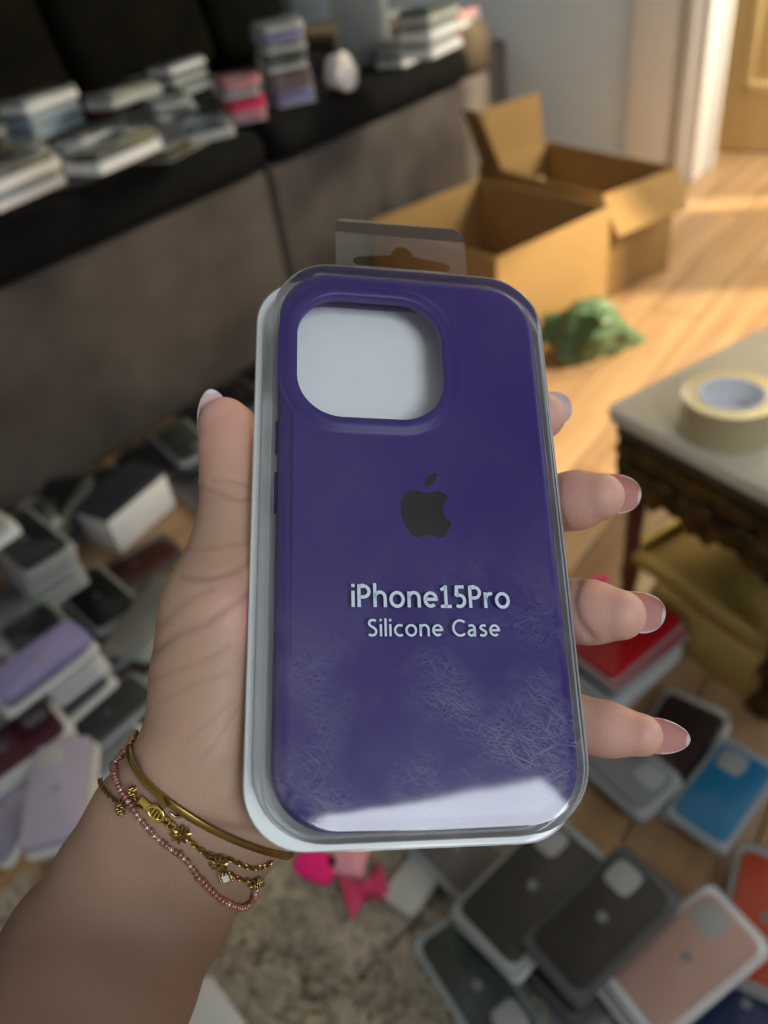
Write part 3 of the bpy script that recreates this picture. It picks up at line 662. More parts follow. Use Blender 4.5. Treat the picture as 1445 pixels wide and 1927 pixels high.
stack(150, 178, Z, -30, -40, [('grey packed case lowest of the camera-window stack', '77777a', 'g', {'h': .04}), ('grey packed case middle of the camera-window stack', '77756f', 'g', {'h': .04}), ('light grey packed case topmost with a big camera window', '868680', 'w', {'h': .03})], group=GS, seed=31)
stack(130, 130, Z, 60, -20, [('pale packed case lowest of the back left stack', '888c8c', 'g', {'h': .05}), ('white packed case topmost of the back left stack', 'b8bcbe', 'w', {'h': .04})], group=GS, seed=32)
stack(205, 165, Z, -20, -40, [('dark green-black packed case behind the navy one', '14201f', 'd', {'h': .03}), ('navy packed case standing out among the grey ones', '35406e', 'c', {'h': .06, 'win': False, 'wd': .07, 'ln': .11})], group=GS, seed=33)
stack(188, 208, Z, 40, -26, [('small rose-red case in front of the navy one', '9c3c4c', 'b', {'wd': .05, 'ln': .09, 'h': .02, 'win': False, 'logo': False})], group=GS)
stack(262, 160, Z, 60, -20, [('black packed case between the navy one and the grey heap', '121a1c', 'd', {'h': .03, 'win': False})], group=GS)
stack(545, 190, Z, -50, -30, [('lavender packed case lowest of the tall mauve stack', '8c88b8', 'c', {'wd': .112, 'ln': .165, 'h': .035}), ('dusty mauve packed case second of the tall mauve stack', '6d4a56', 'c', {'wd': .112, 'ln': .165, 'h': .02}), ('maroon packed case third of the tall mauve stack', '5a2c3e', 'c', {'wd': .112, 'ln': .165, 'h': .02}), ('olive-grey packed case fourth of the tall mauve stack', '4e4c44', 'g', {'wd': .112, 'ln': .165, 'h': .02}), ('dark green packed case under the lavender-topped ones', '1c2624', 'd', {'wd': .112, 'ln': .165, 'h': .02}), ('grey packed case under the lavender-topped one', '3e3d3f', 'g', {'wd': .112, 'ln': .165, 'h': .02}), ('lavender packed case just under the cream one', '8280b8', 'c', {'wd': .112, 'ln': .165, 'h': .02}), ('cream packed case on the very top of the tall mauve stack', '9e9c8e', 'g', {'wd': .112, 'ln': .165, 'h': .02, 'win': False, 'logo': False})], group=GS, seed=34)
stack(760, 118, Z, 60, -28, [('white-trayed packed case lowest on the far seat edge', 'a0a5a6', 'w', {'h': .03}), ('grey packed case on the far seat edge', '84857e', 'g', {'h': .03})], group=GS, seed=36)
stack(812, 100, Z, 60, -28, [('white packed case lowest of the far white pair', 'a9aeb0', 'w', {'h': .035}), ('white packed case topmost of the far white pair', '9fa4a6', 'w', {'h': .035, 'win': False}), ('green-topped packed case on the far white pair', '4a5a40', 'g', {'h': .03, 'win': False})], group=GS, seed=37)
stack(862, 78, Z, 60, -28, [('pale packed case lowest of the striped pink stack', '88807a', 'g', {'h': .02}), ('pink packed case second of the striped pink stack', 'b06a74', 'c', {'h': .02}), ('pale packed case third of the striped pink stack', '8f8a82', 'g', {'h': .02}), ('pale pink packed case topmost of the striped pink stack', 'a87c80', 'c', {'h': .02})], group=GS, seed=38)
stack(740, 60, Z, 60, -20, [('grey packed case in the back far row', '6e736e', 'g', {'h': .04}), ('clear packed case on top in the back far row', '7c827e', 'g', {'h': .04})], group=GS, seed=39)
for px, py, lab, c, k, h in ((290, 232, 'beige-grey packed case before the grey heap', '706e64', 'g', .03), (205, 245, 'smoky packed case under the small rose-red one', '4c4e4e', 'd', .03), (175, 262, 'pale packed case behind the bright white-trayed one', '8c8d88', 'w', .025),
        (70, 312, 'olive-grey packed case behind the left white stack', '62604c', 'g', .03), (365, 262, 'clear grey packed case between the olive and blue-grey ones', '747876', 'g', .03), 
        (10, 300, 'greenish packed case cut by the left edge', '5a5c4c', 'g', .03)):
    stack(px, py, Z, 60, -26, [(lab, c, k, {'h': h, 'win': px % 2 == 0})], group=GS)
crumple('plastic_bag', 'white crumpled plastic bag on the seat right of the mauve stack', 'bag', at(655, 170, Z) + Vector((0, 0, .001)), .065, .06, .065, mat('white_poly', (.62, .62, .64), .35), 31)
crumple('plastic_bag', 'red crumpled pouch at the back left of the seat', 'bag', at(60, 165, Z) + Vector((0, 0, .08)), .06, .05, .07, mat('red_poly', (.40, .05, .08), .4), 33)
def tub():
    p = at(688, 120, Z); t = empty('clear_tub', (p[0], p[1], Z)); tag(t, 'tall clear plastic tub of wrapped cases by the crumpled white bag', 'tub')
    mb = MB().loft([[(x * k, y * k, z) for x, y in rr(.17, .13, .03, 4)] for k, z in ((.9, 0), (1, .01), (1.06, .27), (1.1, .275), (1.1, .28))], True, False)
    obj('tub_wall', mb.me('tub_wall', film('tub_plastic', (.80, .84, .80), .15, .30)), t)
    obj('packed_liner', MB().slab(.13, .10, .02, .006, .24, .004, n=3).me('packed_liner', mat('pale_green_film', (.26, .29, .25), .3, noise=.6, nscale=18)), t)
tub()
lay_all()
# on the far seat
ZF = .503
def onf(s, n, *a, **k): q = W(s, n, 0); return pack(a[0], (q[0], q[1], ZF + k.pop('dz', 0)), SA + k.pop('yaw', .3), *a[1:], **k)
onf(2.92, -1.86, 'blue-grey packed case at the front of the far brown seat', '6c737a', 'g', h=.03, group='packed cases on the far brown seat')
onf(2.90, -2.02, 'grey packed case behind it on the far brown seat', '54565c', 'g', h=.04, yaw=1.2, group='packed cases on the far brown seat')
onf(2.96, -2.24, 'pink packed case at the back of the far brown seat', '9c3c58', 'c', h=.05, yaw=.8, group='packed cases on the far brown seat')
onf(2.88, -2.42, 'dull rose packed case farthest on the brown seat', '7a3a4c', 'd', h=.05, yaw=1.4, group='packed cases on the far brown seat')

# ================================================================== the held pack (millimetres in its own frame: x right, y up the case, z towards the viewer)
MM = .001
Mt = M.T
A_ = np.array([.9855, -.028, -.165]); A_ /= np.linalg.norm(A_)
B_ = np.array([-.043, .945, -.325]); B_ -= A_ * (A_ @ B_); B_ /= np.linalg.norm(B_)
N_ = np.cross(A_, B_); T_ = np.array([9.7, -1.9, -201.9])
def cam2w(p): return M @ (np.array(p) * MM) + CAM              # camera millimetres -> world metres
R3 = M @ np.stack([A_, B_, N_], 1)
PM = Matrix([list(R3[i]) + [float(cam2w(T_)[i])] for i in range(3)] + [[0, 0, 0, 1]])
def loops_mm(L): return [[(x * MM, y * MM, z * MM) for x, y, z in l] for l in L]
def fillring(bm, loops):
    """fill the planar area between closed vertex loops"""
    es = []
    for L in loops:
        for i in range(len(L)):
            a, b = L[i], L[(i + 1) % len(L)]
            e = bm.edges.get((a, b)) or bm.edges.new((a, b)); es.append(e)
    r = bmesh.ops.triangle_fill(bm, use_beauty=True, use_dissolve=False, edges=es)
    return r
def bmloops(bm, loops):
    V = [[bm.verts.new(p) for p in L] for L in loops]
    for i in range(len(V) - 1):
        n = len(V[i])
        for j in range(n): bm.faces.new((V[i][j], V[i][(j + 1) % n], V[i + 1][(j + 1) % n], V[i + 1][j]))
    return V
m_sil = mat('purple_silicone', (.033, .014, .178), .42, spec=.35, bump=.02, bscale=2500)
m_lining = mat('purple_lining', (.055, .03, .19), .8)
m_logo = mat('dark_print', (.008, .008, .012), .35)
m_text = mat('pale_print', (.60, .72, .84), .45)
m_insert = mat('white_insert', (.92, .94, .94), .45)
m_pack = film('blister_film', (.97, .985, .99), .05, .004, scratches=True, wave=.02, ior=1.56)
m_edgef = film('blister_edge_film', (.95, .97, .97), .10, .07, wave=.12, ior=1.38)

def rrz(w, l, r, z, n=10, c=(0, 0)): return [(x + c[0], y + c[1], z) for x, y in rr(w, l, r, n)]
CW, CL, CR = 75.0, 151.0, 14.5
HC, HW, HL, HR = (-12.2, 47.5), 41.0, 38.0, 12.5
def phone_case():
    t = empty('phone_case'); t.matrix_world = PM
    tag(t, 'deep purple silicone phone case with square camera opening inside the clear blister pack', 'phone case')
    bm = bmesh.new()
    outer = [rrz(CW, CL, CR, -11.2), rrz(CW, CL, CR, -3.6)]
    for k in range(1, 9):
        a = math.pi / 2 * k / 8; i = 3.6 * (1 - math.cos(a)); outer.append(rrz(CW - 2 * i, CL - 2 * i, CR - i, -3.6 + 3.6 * math.sin(a)))
    outer.append(rrz(CW - 8, CL - 8, CR - 4, 0.0))
    hole = []
    for off, z in ((5.2, 0), (4.8, .02), (4.2, .18), (3.4, .65), (2.6, .95), (1.8, 1.05), (1.0, 1.0), (.45, .8), (.1, .4), (0, 0), (0, -2.2)):
        hole.append(rrz(HW + 2 * off, HL + 2 * off, HR + off, z, c=HC))
    VO = bmloops(bm, loops_mm(outer)); VH = bmloops(bm, loops_mm(hole))
    fillring(bm, [VO[-1], VH[0]])
    inner = [rrz(CW - 4, CL - 4, CR - 2, -2.2), rrz(CW - 4, CL - 4, CR - 2, -9.4), rrz(CW - 9, CL - 10, CR - 5, -9.8), rrz(CW - 9, CL - 10, CR - 5, -11.2)]
    VI = bmloops(bm, loops_mm(inner))
    fillring(bm, [VI[0], VH[-1]])
    n = len(VI[-1])
    for j in range(n): bm.faces.new((VI[-1][j], VI[-1][(j + 1) % n], VO[0][(j + 1) % n], VO[0][j]))
    bmesh.ops.recalc_face_normals(bm, faces=bm.faces[:])
    me = bpy.data.meshes.new('shell'); bm.to_mesh(me); bm.free(); me.materials.append(m_sil); me.shade_smooth(); me.set_sharp_from_angle(angle=math.radians(35))
    obj('shell', me, t)
    # side buttons
    for y, l in ((24, 9), (8, 11)):
        mb = MB().slab(.6 * MM, l * MM, .5 * MM, -6.8 * MM, -3.6 * MM, .0004, (-(CW / 2 + .3) * MM, y * MM), 3); obj('side_button', mb.me('side_button', m_sil), t)
    # logo, printed on the shell
    body = [(1.6, 7.2), (0.2, 7.8), (-1.2, 8.1), (-2.7, 7.9), (-4.2, 6.8), (-5.0, 5.2), (-5.3, 3.3), (-5.2, 1.2), (-4.6, -1.0), (-3.5, -3.1), (-2.5, -4.4), (-1.7, -4.9), (-0.7, -4.9), (0.4, -4.6), (1.7, -4.3), (2.9, -4.5), (4.2, -4.9), (5.3, -4.9), (6.4, -4.0), (7.4, -2.5), (8.3, -0.6), (7.3, -0.0), (6.4, 1.1), (6.0, 2.6), (6.2, 4.2), (6.9, 5.3), (7.7, 6.2), (7.0, 7.2), (5.8, 7.9), (4.5, 8.1), (3.0, 7.6)]
    leaf = [(1.4, 9.2), (1.6, 10.5), (2.3, 11.9), (3.5, 12.9), (4.9, 13.2), (4.8, 11.8), (4.0, 10.5), (2.8, 9.5)]
    def spline(P, corners):
        out = []; n = len(P)
        for i in range(n):
            p0, p1, p2, p3 = [np.array(P[(i + k) % n]) for k in (-1, 0, 1, 2)]
            if i in corners: p0 = p1
            if (i + 1) % n in corners: p3 = p2
            for q in range(4):
                u = q / 4; out.append(tuple(.5 * (2 * p1 + (p2 - p0) * u + (2 * p0 - 5 * p1 + 4 * p2 - p3) * u * u + (3 * p1 - p0 - 3 * p2 + p3) * u ** 3)))
        return out
    bm = bmesh.new()
    for P, cor in ((body, {20, 26, 0}), (leaf, {0, 4})):
        S_ = spline(P, cor)
        lo = [bm.verts.new((x * MM, y * MM, .00 * MM)) for x, y in S_]; hi = [bm.verts.new((x * MM, y * MM, .06 * MM)) for x, y in S_]
        for j in range(len(lo)): bm.faces.new((lo[j], lo[(j + 1) % len(lo)], hi[(j + 1) % len(lo)], hi[j]))
        fillring(bm, [hi])
    me = bpy.data.meshes.new('logo'); bm.to_mesh(me); bm.free(); me.materials.append(m_logo)
    o = obj('logo', me, t); o['label'] = 'dark bitten-fruit logo'
phone_case()

def arc(cx, cy, rx, ry, a0, a1, n=18): return [(cx + rx * math.cos(math.radians(a0 + (a1 - a0) * i / n)), cy + ry * math.sin(math.radians(a0 + (a1 - a0) * i / n))) for i in range(n + 1)]
def cr(P, m=6):
    P = [np.array(q, float) for q in P]; P = [2 * P[0] - P[1]] + P + [2 * P[-1] - P[-2]]; o = []
    for i in range(1, len(P) - 2):
        for k in range(m):
            u = k / m; o.append(tuple(.5 * (2 * P[i] + (P[i + 1] - P[i - 1]) * u + (2 * P[i - 1] - 5 * P[i] + 4 * P[i + 1] - P[i + 2]) * u * u + (3 * P[i] - P[i - 1] - 3 * P[i + 1] + P[i + 2]) * u ** 3)))
    return o + [tuple(P[-2])]
GL = {'i': (.14, [[(.07, 0), (.07, .71)], [(.07, .88), (.07, 1.02)]]), 'l': (.14, [[(.07, 0), (.07, 1.06)]]),
 'P': (.58, [[(.07, 0), (.07, 1)], [(.07, .935), (.26, .935)] + arc(.26, .69, .255, .245, 90, -90) + [(.07, .445)]]),
 'h': (.60, [[(.07, 0), (.07, 1.06)], [(.07, .36)] + arc(.30, .40, .23, .265, 170, 0) + [(.53, 0)]]),
 'n': (.60, [[(.07, 0), (.07, .71)], [(.07, .36)] + arc(.30, .40, .23, .265, 170, 0) + [(.53, 0)]]),
 'o': (.68, [arc(.34, .35, .275, .305, 0, 360, 32)]), 'c': (.52, [arc(.34, .35, .275, .305, 55, 305, 24)]),
 'e': (.62, [[(.07, .37), (.545, .37)] + arc(.33, .36, .255, .295, 2, 312, 28)]),
 '1': (.56, [[(.29, 0), (.29, 1.0)], [(.06, .80), (.20, .86), (.30, .97)], [(.04, .06), (.54, .06)]]),
 '5': (.54, [[(.46, .94), (.12, .94), (.10, .55)] + arc(.22, .315, .245, .255, 115, -125, 20)]),
 'r': (.40, [[(.07, 0), (.07, .71)], [(.07, .34)] + arc(.33, .37, .25, .285, 170, 82, 10) + [(.40, .655)]]),
 'S': (.54, [cr([(.47, .90), (.33, .95), (.15, .91), (.08, .75), (.15, .61), (.30, .51), (.44, .39), (.47, .24), (.38, .09), (.22, .05), (.05, .10)])]),
 's': (.46, [cr([(.40, .62), (.28, .655), (.14, .62), (.09, .51), (.16, .42), (.28, .355), (.39, .27), (.39, .14), (.28, .055), (.17, .05), (.05, .10)])]),
 'C': (.74, [arc(.47, .5, .40, .45, 48, 312, 30)]), ' ': (.30, []),
 'a': (.58, [cr([(.10, .62), (.24, .655), (.37, .63), (.45, .52)]) + [(.45, 0)], cr([(.45, .40), (.30, .385), (.14, .32), (.08, .19), (.16, .07), (.29, .06), (.40, .14), (.45, .24)])])}
def text_mesh(name, s, width, height, cx, y0, z, sw=.148, gap=.125):
    """lettering built from flat strokes, one thin mesh"""
    v = []; f = []; x = 0
    for ch in s:
        adv, strokes = GL[ch]
        for st in strokes:
            n = len(st); closed = np.hypot(st[0][0] - st[-1][0], st[0][1] - st[-1][1]) < 1e-6
            k = len(v)
            for i, (px, py) in enumerate(st):
                a = st[max(i - 1, 0)] if not (closed and i == 0) else st[-2]; b = st[min(i + 1, n - 1)] if not (closed and i == n - 1) else st[1]
                dx, dy = b[0] - a[0], b[1] - a[1]; l = math.hypot(dx, dy); nx, ny = -dy / l * sw / 2, dx / l * sw / 2
                if 0 < i < n - 1:
                    d1 = np.array([px - a[0], py - a[1]]); d2 = np.array([b[0] - px, b[1] - py]); c = (d1 @ d2) / (np.linalg.norm(d1) * np.linalg.norm(d2)); m = 1 / max(math.sqrt((1 + c) / 2), .6); nx *= m; ny *= m
                v += [(x + px + nx, py + ny), (x + px - nx, py - ny)]
            for i in range(n - 1): f.append((k + 2 * i + 1, k + 2 * i + 3, k + 2 * i + 2, k + 2 * i))
        x += adv + gap
    x -= gap; V = np.array(v); V[:, 0] = (V[:, 0] / x - .5) * width + cx; V[:, 1] = V[:, 1] * height + y0
    V3 = np.column_stack([V, np.full(len(V), z)]) * MM; nv = len(V3); V4 = V3.copy(); V4[:, 2] -= .00008
    me = bpy.data.meshes.new(name); me.from_pydata(np.concatenate([V3, V4]).tolist(), [], f + [tuple(q + nv for q in reversed(p)) for p in f]); me.materials.append(m_text)
    return me
FX0, FX1, FY0, FY1 = -44.2, 41.2, -80.3, 80.6       # flange
def blister():
    t = empty('blister_pack'); t.matrix_world = PM
    tag(t, 'clear plastic blister pack with white insert and hang tab held in the hand', 'packaging')
    fc = ((FX0 + FX1) / 2, (FY0 + FY1) / 2); fw, fl = FX1 - FX0, FY1 - FY0
    # white insert: shallow tray
    L = [rrz(fw - 1, fl - 1, 15, -14.6, c=fc), rrz(fw - .6, fl - .6, 15.4, -14.2, c=fc), rrz(fw - .6, fl - .6, 15.4, -13.4, c=fc), rrz(fw - 1.2, fl - 1.2, 15, -13.0, c=fc),
         rrz(fw - 7, fl - 6, 13, -13.0, c=(fc[0] + .9, fc[1])), rrz(fw - 8, fl - 7, 12.5, -11.5, c=(fc[0] + .9, fc[1]))]
    mb = MB().loft(loops_mm(L), True, True); obj('white_insert', mb.me('white_insert', m_insert, 30), t)
    # clear flange and dome, one film
    w0, l0, r0 = CW + 3.6, CL + 3.6, CR + 1.8
    L = [rrz(fw, fl, 15.7, -12.75, c=fc), rrz(fw - 4.2, fl - 3.6, 14.2, -12.6, c=(fc[0] + .3, fc[1])), rrz(w0 + 4.6, l0 + 2.4, r0 + 1.6, -12.5, c=(-.4, 0)), rrz(w0 + 3.6, l0 + 2.0, r0 + 1.3, -11.4, c=(-.4, 0)), rrz(w0 + 3.0, l0 + 1.8, r0 + 1.2, -8.6, c=(-.3, 0)),
         rrz(w0 + 2.4, l0 + 1.2, r0 + .8, -8.2, c=(-.3, 0)), rrz(w0 + 1.0, l0 + .6, r0 + .3, -7.9), rrz(w0 + .2, l0 + .1, r0, -2.4)]
    mb = MB().loft(loops_mm(L)); o = obj('flange_and_wall', mb.me('flange_and_wall', m_edgef, 50), t)
    L = [rrz(w0 + .2, l0 + .1, r0, -2.4)]
    for k in range(1, 9):
        a = math.pi / 2 * k / 8; i = 2.6 * (1 - math.cos(a)); L.append(rrz(w0 - 2 * i, l0 - 2 * i, r0 - i, -.9 + 2.6 * math.sin(a) - 0))
    for ins, z in ((3.0, 1.715), (3.6, 1.73), (8, 1.79), (14, 1.82), (20, 1.85), (26, 1.86), (31, 1.86)): L.append(rrz(w0 - 2 * ins, l0 - 2 * ins, max(r0 - ins, 6), z))
    mb = MB().loft(loops_mm(L), False, True); obj('clear_dome', mb.me('clear_dome', m_pack, 60), t)
    # hang tab with a euro slot
    bm = bmesh.new(); z = -12.7
    tw, y0, y1 = 42.0, 79.5, 99.5
    out = [(-tw / 2, y0), (tw / 2, y0)] + [(tw / 2, y1)] + [(-tw / 2, y1)]
    cx = .6
    top = []
    slot = []
    for i in range(9): a = math.radians(270 - 180 * i / 8); slot.append((-13.2 + 1.8 * math.cos(a), 88.9 + 1.8 * math.sin(a)))
    for i in range(11): a = math.radians(168 - 156 * i / 10); slot.append((cx + 3.6 * math.cos(a), 91.3 + 4.3 * math.sin(a)))
    for i in range(9): a = math.radians(90 - 180 * i / 8); slot.append((14.4 + 1.8 * math.cos(a), 88.9 + 1.8 * math.sin(a)))
    V1 = [bm.verts.new(((x + cx) * MM, y * MM, z * MM)) for x, y in out]; V2 = [bm.verts.new((x * MM, y * MM, z * MM)) for x, y in slot]
    fillring(bm, [V1, V2])
    # folded upper lip leaning forward
    lip = []
    for s_ in (-1, 1): pass
    n = 8; arc = [(tw / 2 - 4 + 4 * math.sin(math.radians(90 * i / n)), 4 * math.cos(math.radians(90 * i / n))) for i in range(n, -1, -1)]
    pts = [(x, 4.2 + d) for x, d in arc] + [(-x, 4.2 + d) for x, d in reversed(arc)]
    Vl = [V1[2]] + [bm.verts.new(((x + cx) * MM, (y1 + d * .93) * MM, (z - d * .35) * MM)) for x, d in pts] + [V1[3]]
    bm.faces.new(Vl)
    bmesh.ops.solidify(bm, geom=bm.faces[:], thickness=.0004)
    bmesh.ops.recalc_face_normals(bm, faces=bm.faces[:])
    me = bpy.data.meshes.new('hang_tab'); bm.to_mesh(me); bm.free(); me.materials.append(film('tab_film', (.96, .97, .98), .10, .02, wave=.05, ior=1.45)); me.shade_smooth(); me.set_sharp_from_angle(angle=math.radians(20))
    obj('hang_tab', me, t)
    # rolled film rim that catches the light
    rim = [(x * MM, y * MM, (1.1) * MM) for x, y in rr(w0 - .6, l0 - .6, r0 - .3, 16)]
    o = obj('model_lettering', text_mesh('model_lettering', 'iPhone15Pro', 40.6, 5.7, 1.4, -23.9, 1.98), t); o['label'] = 'pale lettering reading iPhone15Pro'
    o = obj('product_lettering', text_mesh('product_lettering', 'Silicone Case', 33.4, 4.2, 1.7, -31.1, 1.98, .135, .13), t); o['label'] = 'pale lettering reading Silicone Case'
blister()

# ================================================================== hand and forearm: one implicit surface, in camera millimetres
def P3(px, py, Z): return np.array([(px - CX) / FPX * Z, (CY - py) / FPX * Z, -Z])
def cone(p, a, b, ra, rb):
    ab = b - a; t = np.clip(((p - a) @ ab) / (ab @ ab), 0, 1)[..., None]
    return np.linalg.norm(p - a - t * ab, axis=-1) - (ra + (rb - ra) * t[..., 0])
def ell(p, c, r): q = (p - c) / r; k = np.linalg.norm(q, axis=-1); return (k - 1) * min(r)
PRIM = []   # (px,py,Z,r) -> (px,py,Z,r), blend k
def chain(pts, k=5): 
    for a, b in zip(pts[:-1], pts[1:]): PRIM.append((P3(*a[:3]), P3(*b[:3]), a[3], b[3], k))
# forearm: two parallel chains give the oval section
chain([(292, 1550, 212, 16.8), (240, 1660, 214, 19), (165, 1790, 217, 22), (50, 1985, 222, 26), (-150, 2330, 228, 32)], 7)
chain([(392, 1598, 212, 15.0), (308, 1712, 214, 17.3), (225, 1855, 217, 20.3), (140, 2060, 222, 25), (-30, 2400, 228, 31)], 7)
# wrist into the heel of the hand
chain([(292, 1550, 212, 16.8), (352, 1478, 208, 16.0), (398, 1385, 208, 15.8), (408, 1270, 212, 16.3), (420, 1150, 215, 16.0), (440, 1050, 221, 12.8)], 7)
chain([(392, 1598, 212, 15.0), (470, 1510, 209, 14.5), (620, 1400, 212, 14.5), (700, 1330, 216, 13)], 8)
chain([(352, 1500, 210, 15), (520, 1330, 216, 14), (640, 1150, 228, 13), (660, 1000, 240, 12)], 6)
chain([(400, 1400, 209, 14), (560, 1180, 224, 14), (690, 1120, 234, 12)], 6)
chain([(500, 1480, 208, 14), (600, 1250, 220, 14), (690, 1230, 228, 12)], 6)
# thumb
chain([(440, 1050, 221, 12.8), (445, 985, 223, 10.4), (443, 905, 226, 9.6), (438, 845, 228, 9.1), (428, 802, 230, 7.4), (420, 791, 230, 6.2)], 4)
# fingers: knuckle, middle joint, last joint, pad, tip
FING = {
 'index': [(660, 1000, 240, 11), (850, 850, 250, 9.5), (960, 795, 249, 8.2), (1012, 783, 243, 7.2), (1024, 783, 240, 6.3)],
 'middle': [(700, 1110, 234, 11), (900, 985, 244, 9.8), (1025, 950, 238, 8.6), (1085, 941, 231, 8.3), (1130, 934, 226, 6.9)],
 'ring': [(710, 1225, 226, 11), (930, 1155, 234, 9.8), (1060, 1148, 224, 8.8), (1110, 1152, 217, 8.5), (1166, 1157, 212, 7.0)],
 'little': [(690, 1340, 216, 10.5), (950, 1335, 218, 8.6), (1080, 1360, 211, 7.2), (1140, 1372, 207, 6.8), (1206, 1383, 203, 5.6)]}
for k_, v_ in FING.items(): chain(v_, 3.5)
def pack_sdf(p):
    q = (p - T_); l = np.stack([q @ A_, q @ B_, q @ N_], -1)
    c = np.array([(FX0 + FX1) / 2, (FY0 + FY1) / 2, -6.3]); h = np.array([(FX1 - FX0) / 2 - 5, (FY1 - FY0) / 2 - 5, 8.6])
    r = 5.0; d = np.abs(l - c) - h; d[..., 2] += 0
    xy = np.linalg.norm(np.maximum(d[..., :2], 0), axis=-1) - r
    # rounded-corner prism
    d2 = np.stack([np.where((d[..., 0] > 0) | (d[..., 1] > 0), xy, np.maximum(d[..., 0], d[..., 1]) - r), d[..., 2]], -1)
    return np.minimum(d2.max(-1), 0) + np.linalg.norm(np.maximum(d2, 0), axis=-1)
def smin(a, b, k):
    h = np.clip(.5 + .5 * (b - a) / k, 0, 1); return b * (1 - h) + a * h - k * h * (1 - h)
def hand_sdf(p, usepack=True):
    f = np.full(p.shape[:-1], 60.0)
    for a, b, ra, rb, k in PRIM: f = smin(f, cone(p, a, b, ra, rb), k)
    if usepack:
        g = -pack_sdf(p) + .25
        f = -smin(-f, -g, 1.2)
    return f
H_ = .78
lo = np.array([-150.0, -250.0, -262.0]); hi_ = np.array([88.0, 44.0, -178.0])
def build_hand():
    n = ((hi_ - lo) / H_).astype(int) + 1
    ax = [lo[i] + np.arange(n[i]) * H_ for i in range(3)]
    F = np.full(n, 30.0, dtype=np.float32)
    for a, b, ra, rb, k in PRIM:
        m = max(ra, rb) + k + 3
        i0 = [max(int((min(a[d], b[d]) - m - lo[d]) / H_), 0) for d in range(3)]; i1 = [min(int((max(a[d], b[d]) + m - lo[d]) / H_) + 2, n[d]) for d in range(3)]
        if any(i1[d] <= i0[d] for d in range(3)): continue
        g = np.stack(np.meshgrid(*[ax[d][i0[d]:i1[d]] for d in range(3)], indexing='ij'), -1)
        sl = tuple(slice(i0[d], i1[d]) for d in range(3))
        F[sl] = smin(F[sl], cone(g, a, b, ra, rb), k)
    # press the pack into the flesh
    near = np.argwhere(F < 4)
    P = lo + near * H_
    g = -pack_sdf(P) + .25
    cur = F[tuple(near.T)]; F[tuple(near.T)] = -smin(-cur, -g, 1.2)
    # surface nets
    S = F < 0
    c = [S[dx:n[0] - 1 + dx, dy:n[1] - 1 + dy, dz:n[2] - 1 + dz] for dx in (0, 1) for dy in (0, 1) for dz in (0, 1)]
    cnt = sum(x.astype(np.int8) for x in c); mask = (cnt > 0) & (cnt < 8)
    ci = np.argwhere(mask); idx = np.full(mask.shape, -1, np.int64); idx[mask] = np.arange(len(ci))
    acc = np.zeros((len(ci), 3)); num = np.zeros(len(ci))
    corners = [(dx, dy, dz) for dx in (0, 1) for dy in (0, 1) for dz in (0, 1)]
    vals = {k: F[ci[:, 0] + k[0], ci[:, 1] + k[1], ci[:, 2] + k[2]] for k in corners}
    for k in corners:
        for d in range(3):
            if k[d] == 0:
                k2 = list(k); k2[d] = 1; k2 = tuple(k2); a, b = vals[k], vals[k2]; cr = (a < 0) != (b < 0)
                t = np.where(cr, a / np.where(a == b, 1, a - b), 0); q = np.array(k, float)[None] + np.zeros((len(ci), 3)); q[:, d] = t
                acc[cr] += q[cr]; num[cr] += 1
    V = lo + (ci + acc / num[:, None]) * H_
    quads = []
    for d in range(3):
        e = [(1, 2), (2, 0), (0, 1)][d]
        sl0 = [slice(None)] * 3; sl1 = [slice(None)] * 3; sl0[d] = slice(0, -1); sl1[d] = slice(1, None)
        a, b = S[tuple(sl0)], S[tuple(sl1)]
        for sgn in (0, 1):
            ed = np.argwhere((a & ~b) if sgn == 0 else (~a & b))
            ok = (ed[:, e[0]] > 0) & (ed[:, e[1]] > 0) & (ed[:, e[0]] < n[e[0]] - 1) & (ed[:, e[1]] < n[e[1]] - 1); ed = ed[ok]
            o0 = ed.copy(); o1 = ed.copy(); o2 = ed.copy(); o3 = ed.copy()
            o1[:, e[0]] -= 1; o2[:, e[0]] -= 1; o2[:, e[1]] -= 1; o3[:, e[1]] -= 1
            q = np.stack([idx[tuple(o.T)] for o in (o0, o1, o2, o3)], 1)
            q = q[(q >= 0).all(1)]
            quads.append(q if sgn == 0 else q[:, ::-1])
    Q = np.concatenate(quads)
    # relax slightly to remove stepping
    for it in range(2):
        s = np.zeros_like(V); c2 = np.zeros(len(V))
        for a, b in ((0, 1), (1, 2), (2, 3), (3, 0)):
            np.add.at(s, Q[:, a], V[Q[:, b]]); np.add.at(c2, Q[:, a], 1); np.add.at(s, Q[:, b], V[Q[:, a]]); np.add.at(c2, Q[:, b], 1)
        V = V * .5 + .5 * s / np.maximum(c2, 1)[:, None]
    # creases of the palm side, cut into the skin where the photograph shows them
    e = .6; G = np.stack([hand_sdf(V + np.eye(3)[d] * e) - hand_sdf(V - np.eye(3)[d] * e) for d in range(3)], 1); G /= np.linalg.norm(G, axis=1)[:, None] + 1e-9
    U = CX + FPX * V[:, 0] / -V[:, 2]; Y = CY - FPX * V[:, 1] / -V[:, 2]
    front = (G * (-V / np.linalg.norm(V, axis=1)[:, None])).sum(1) > .05
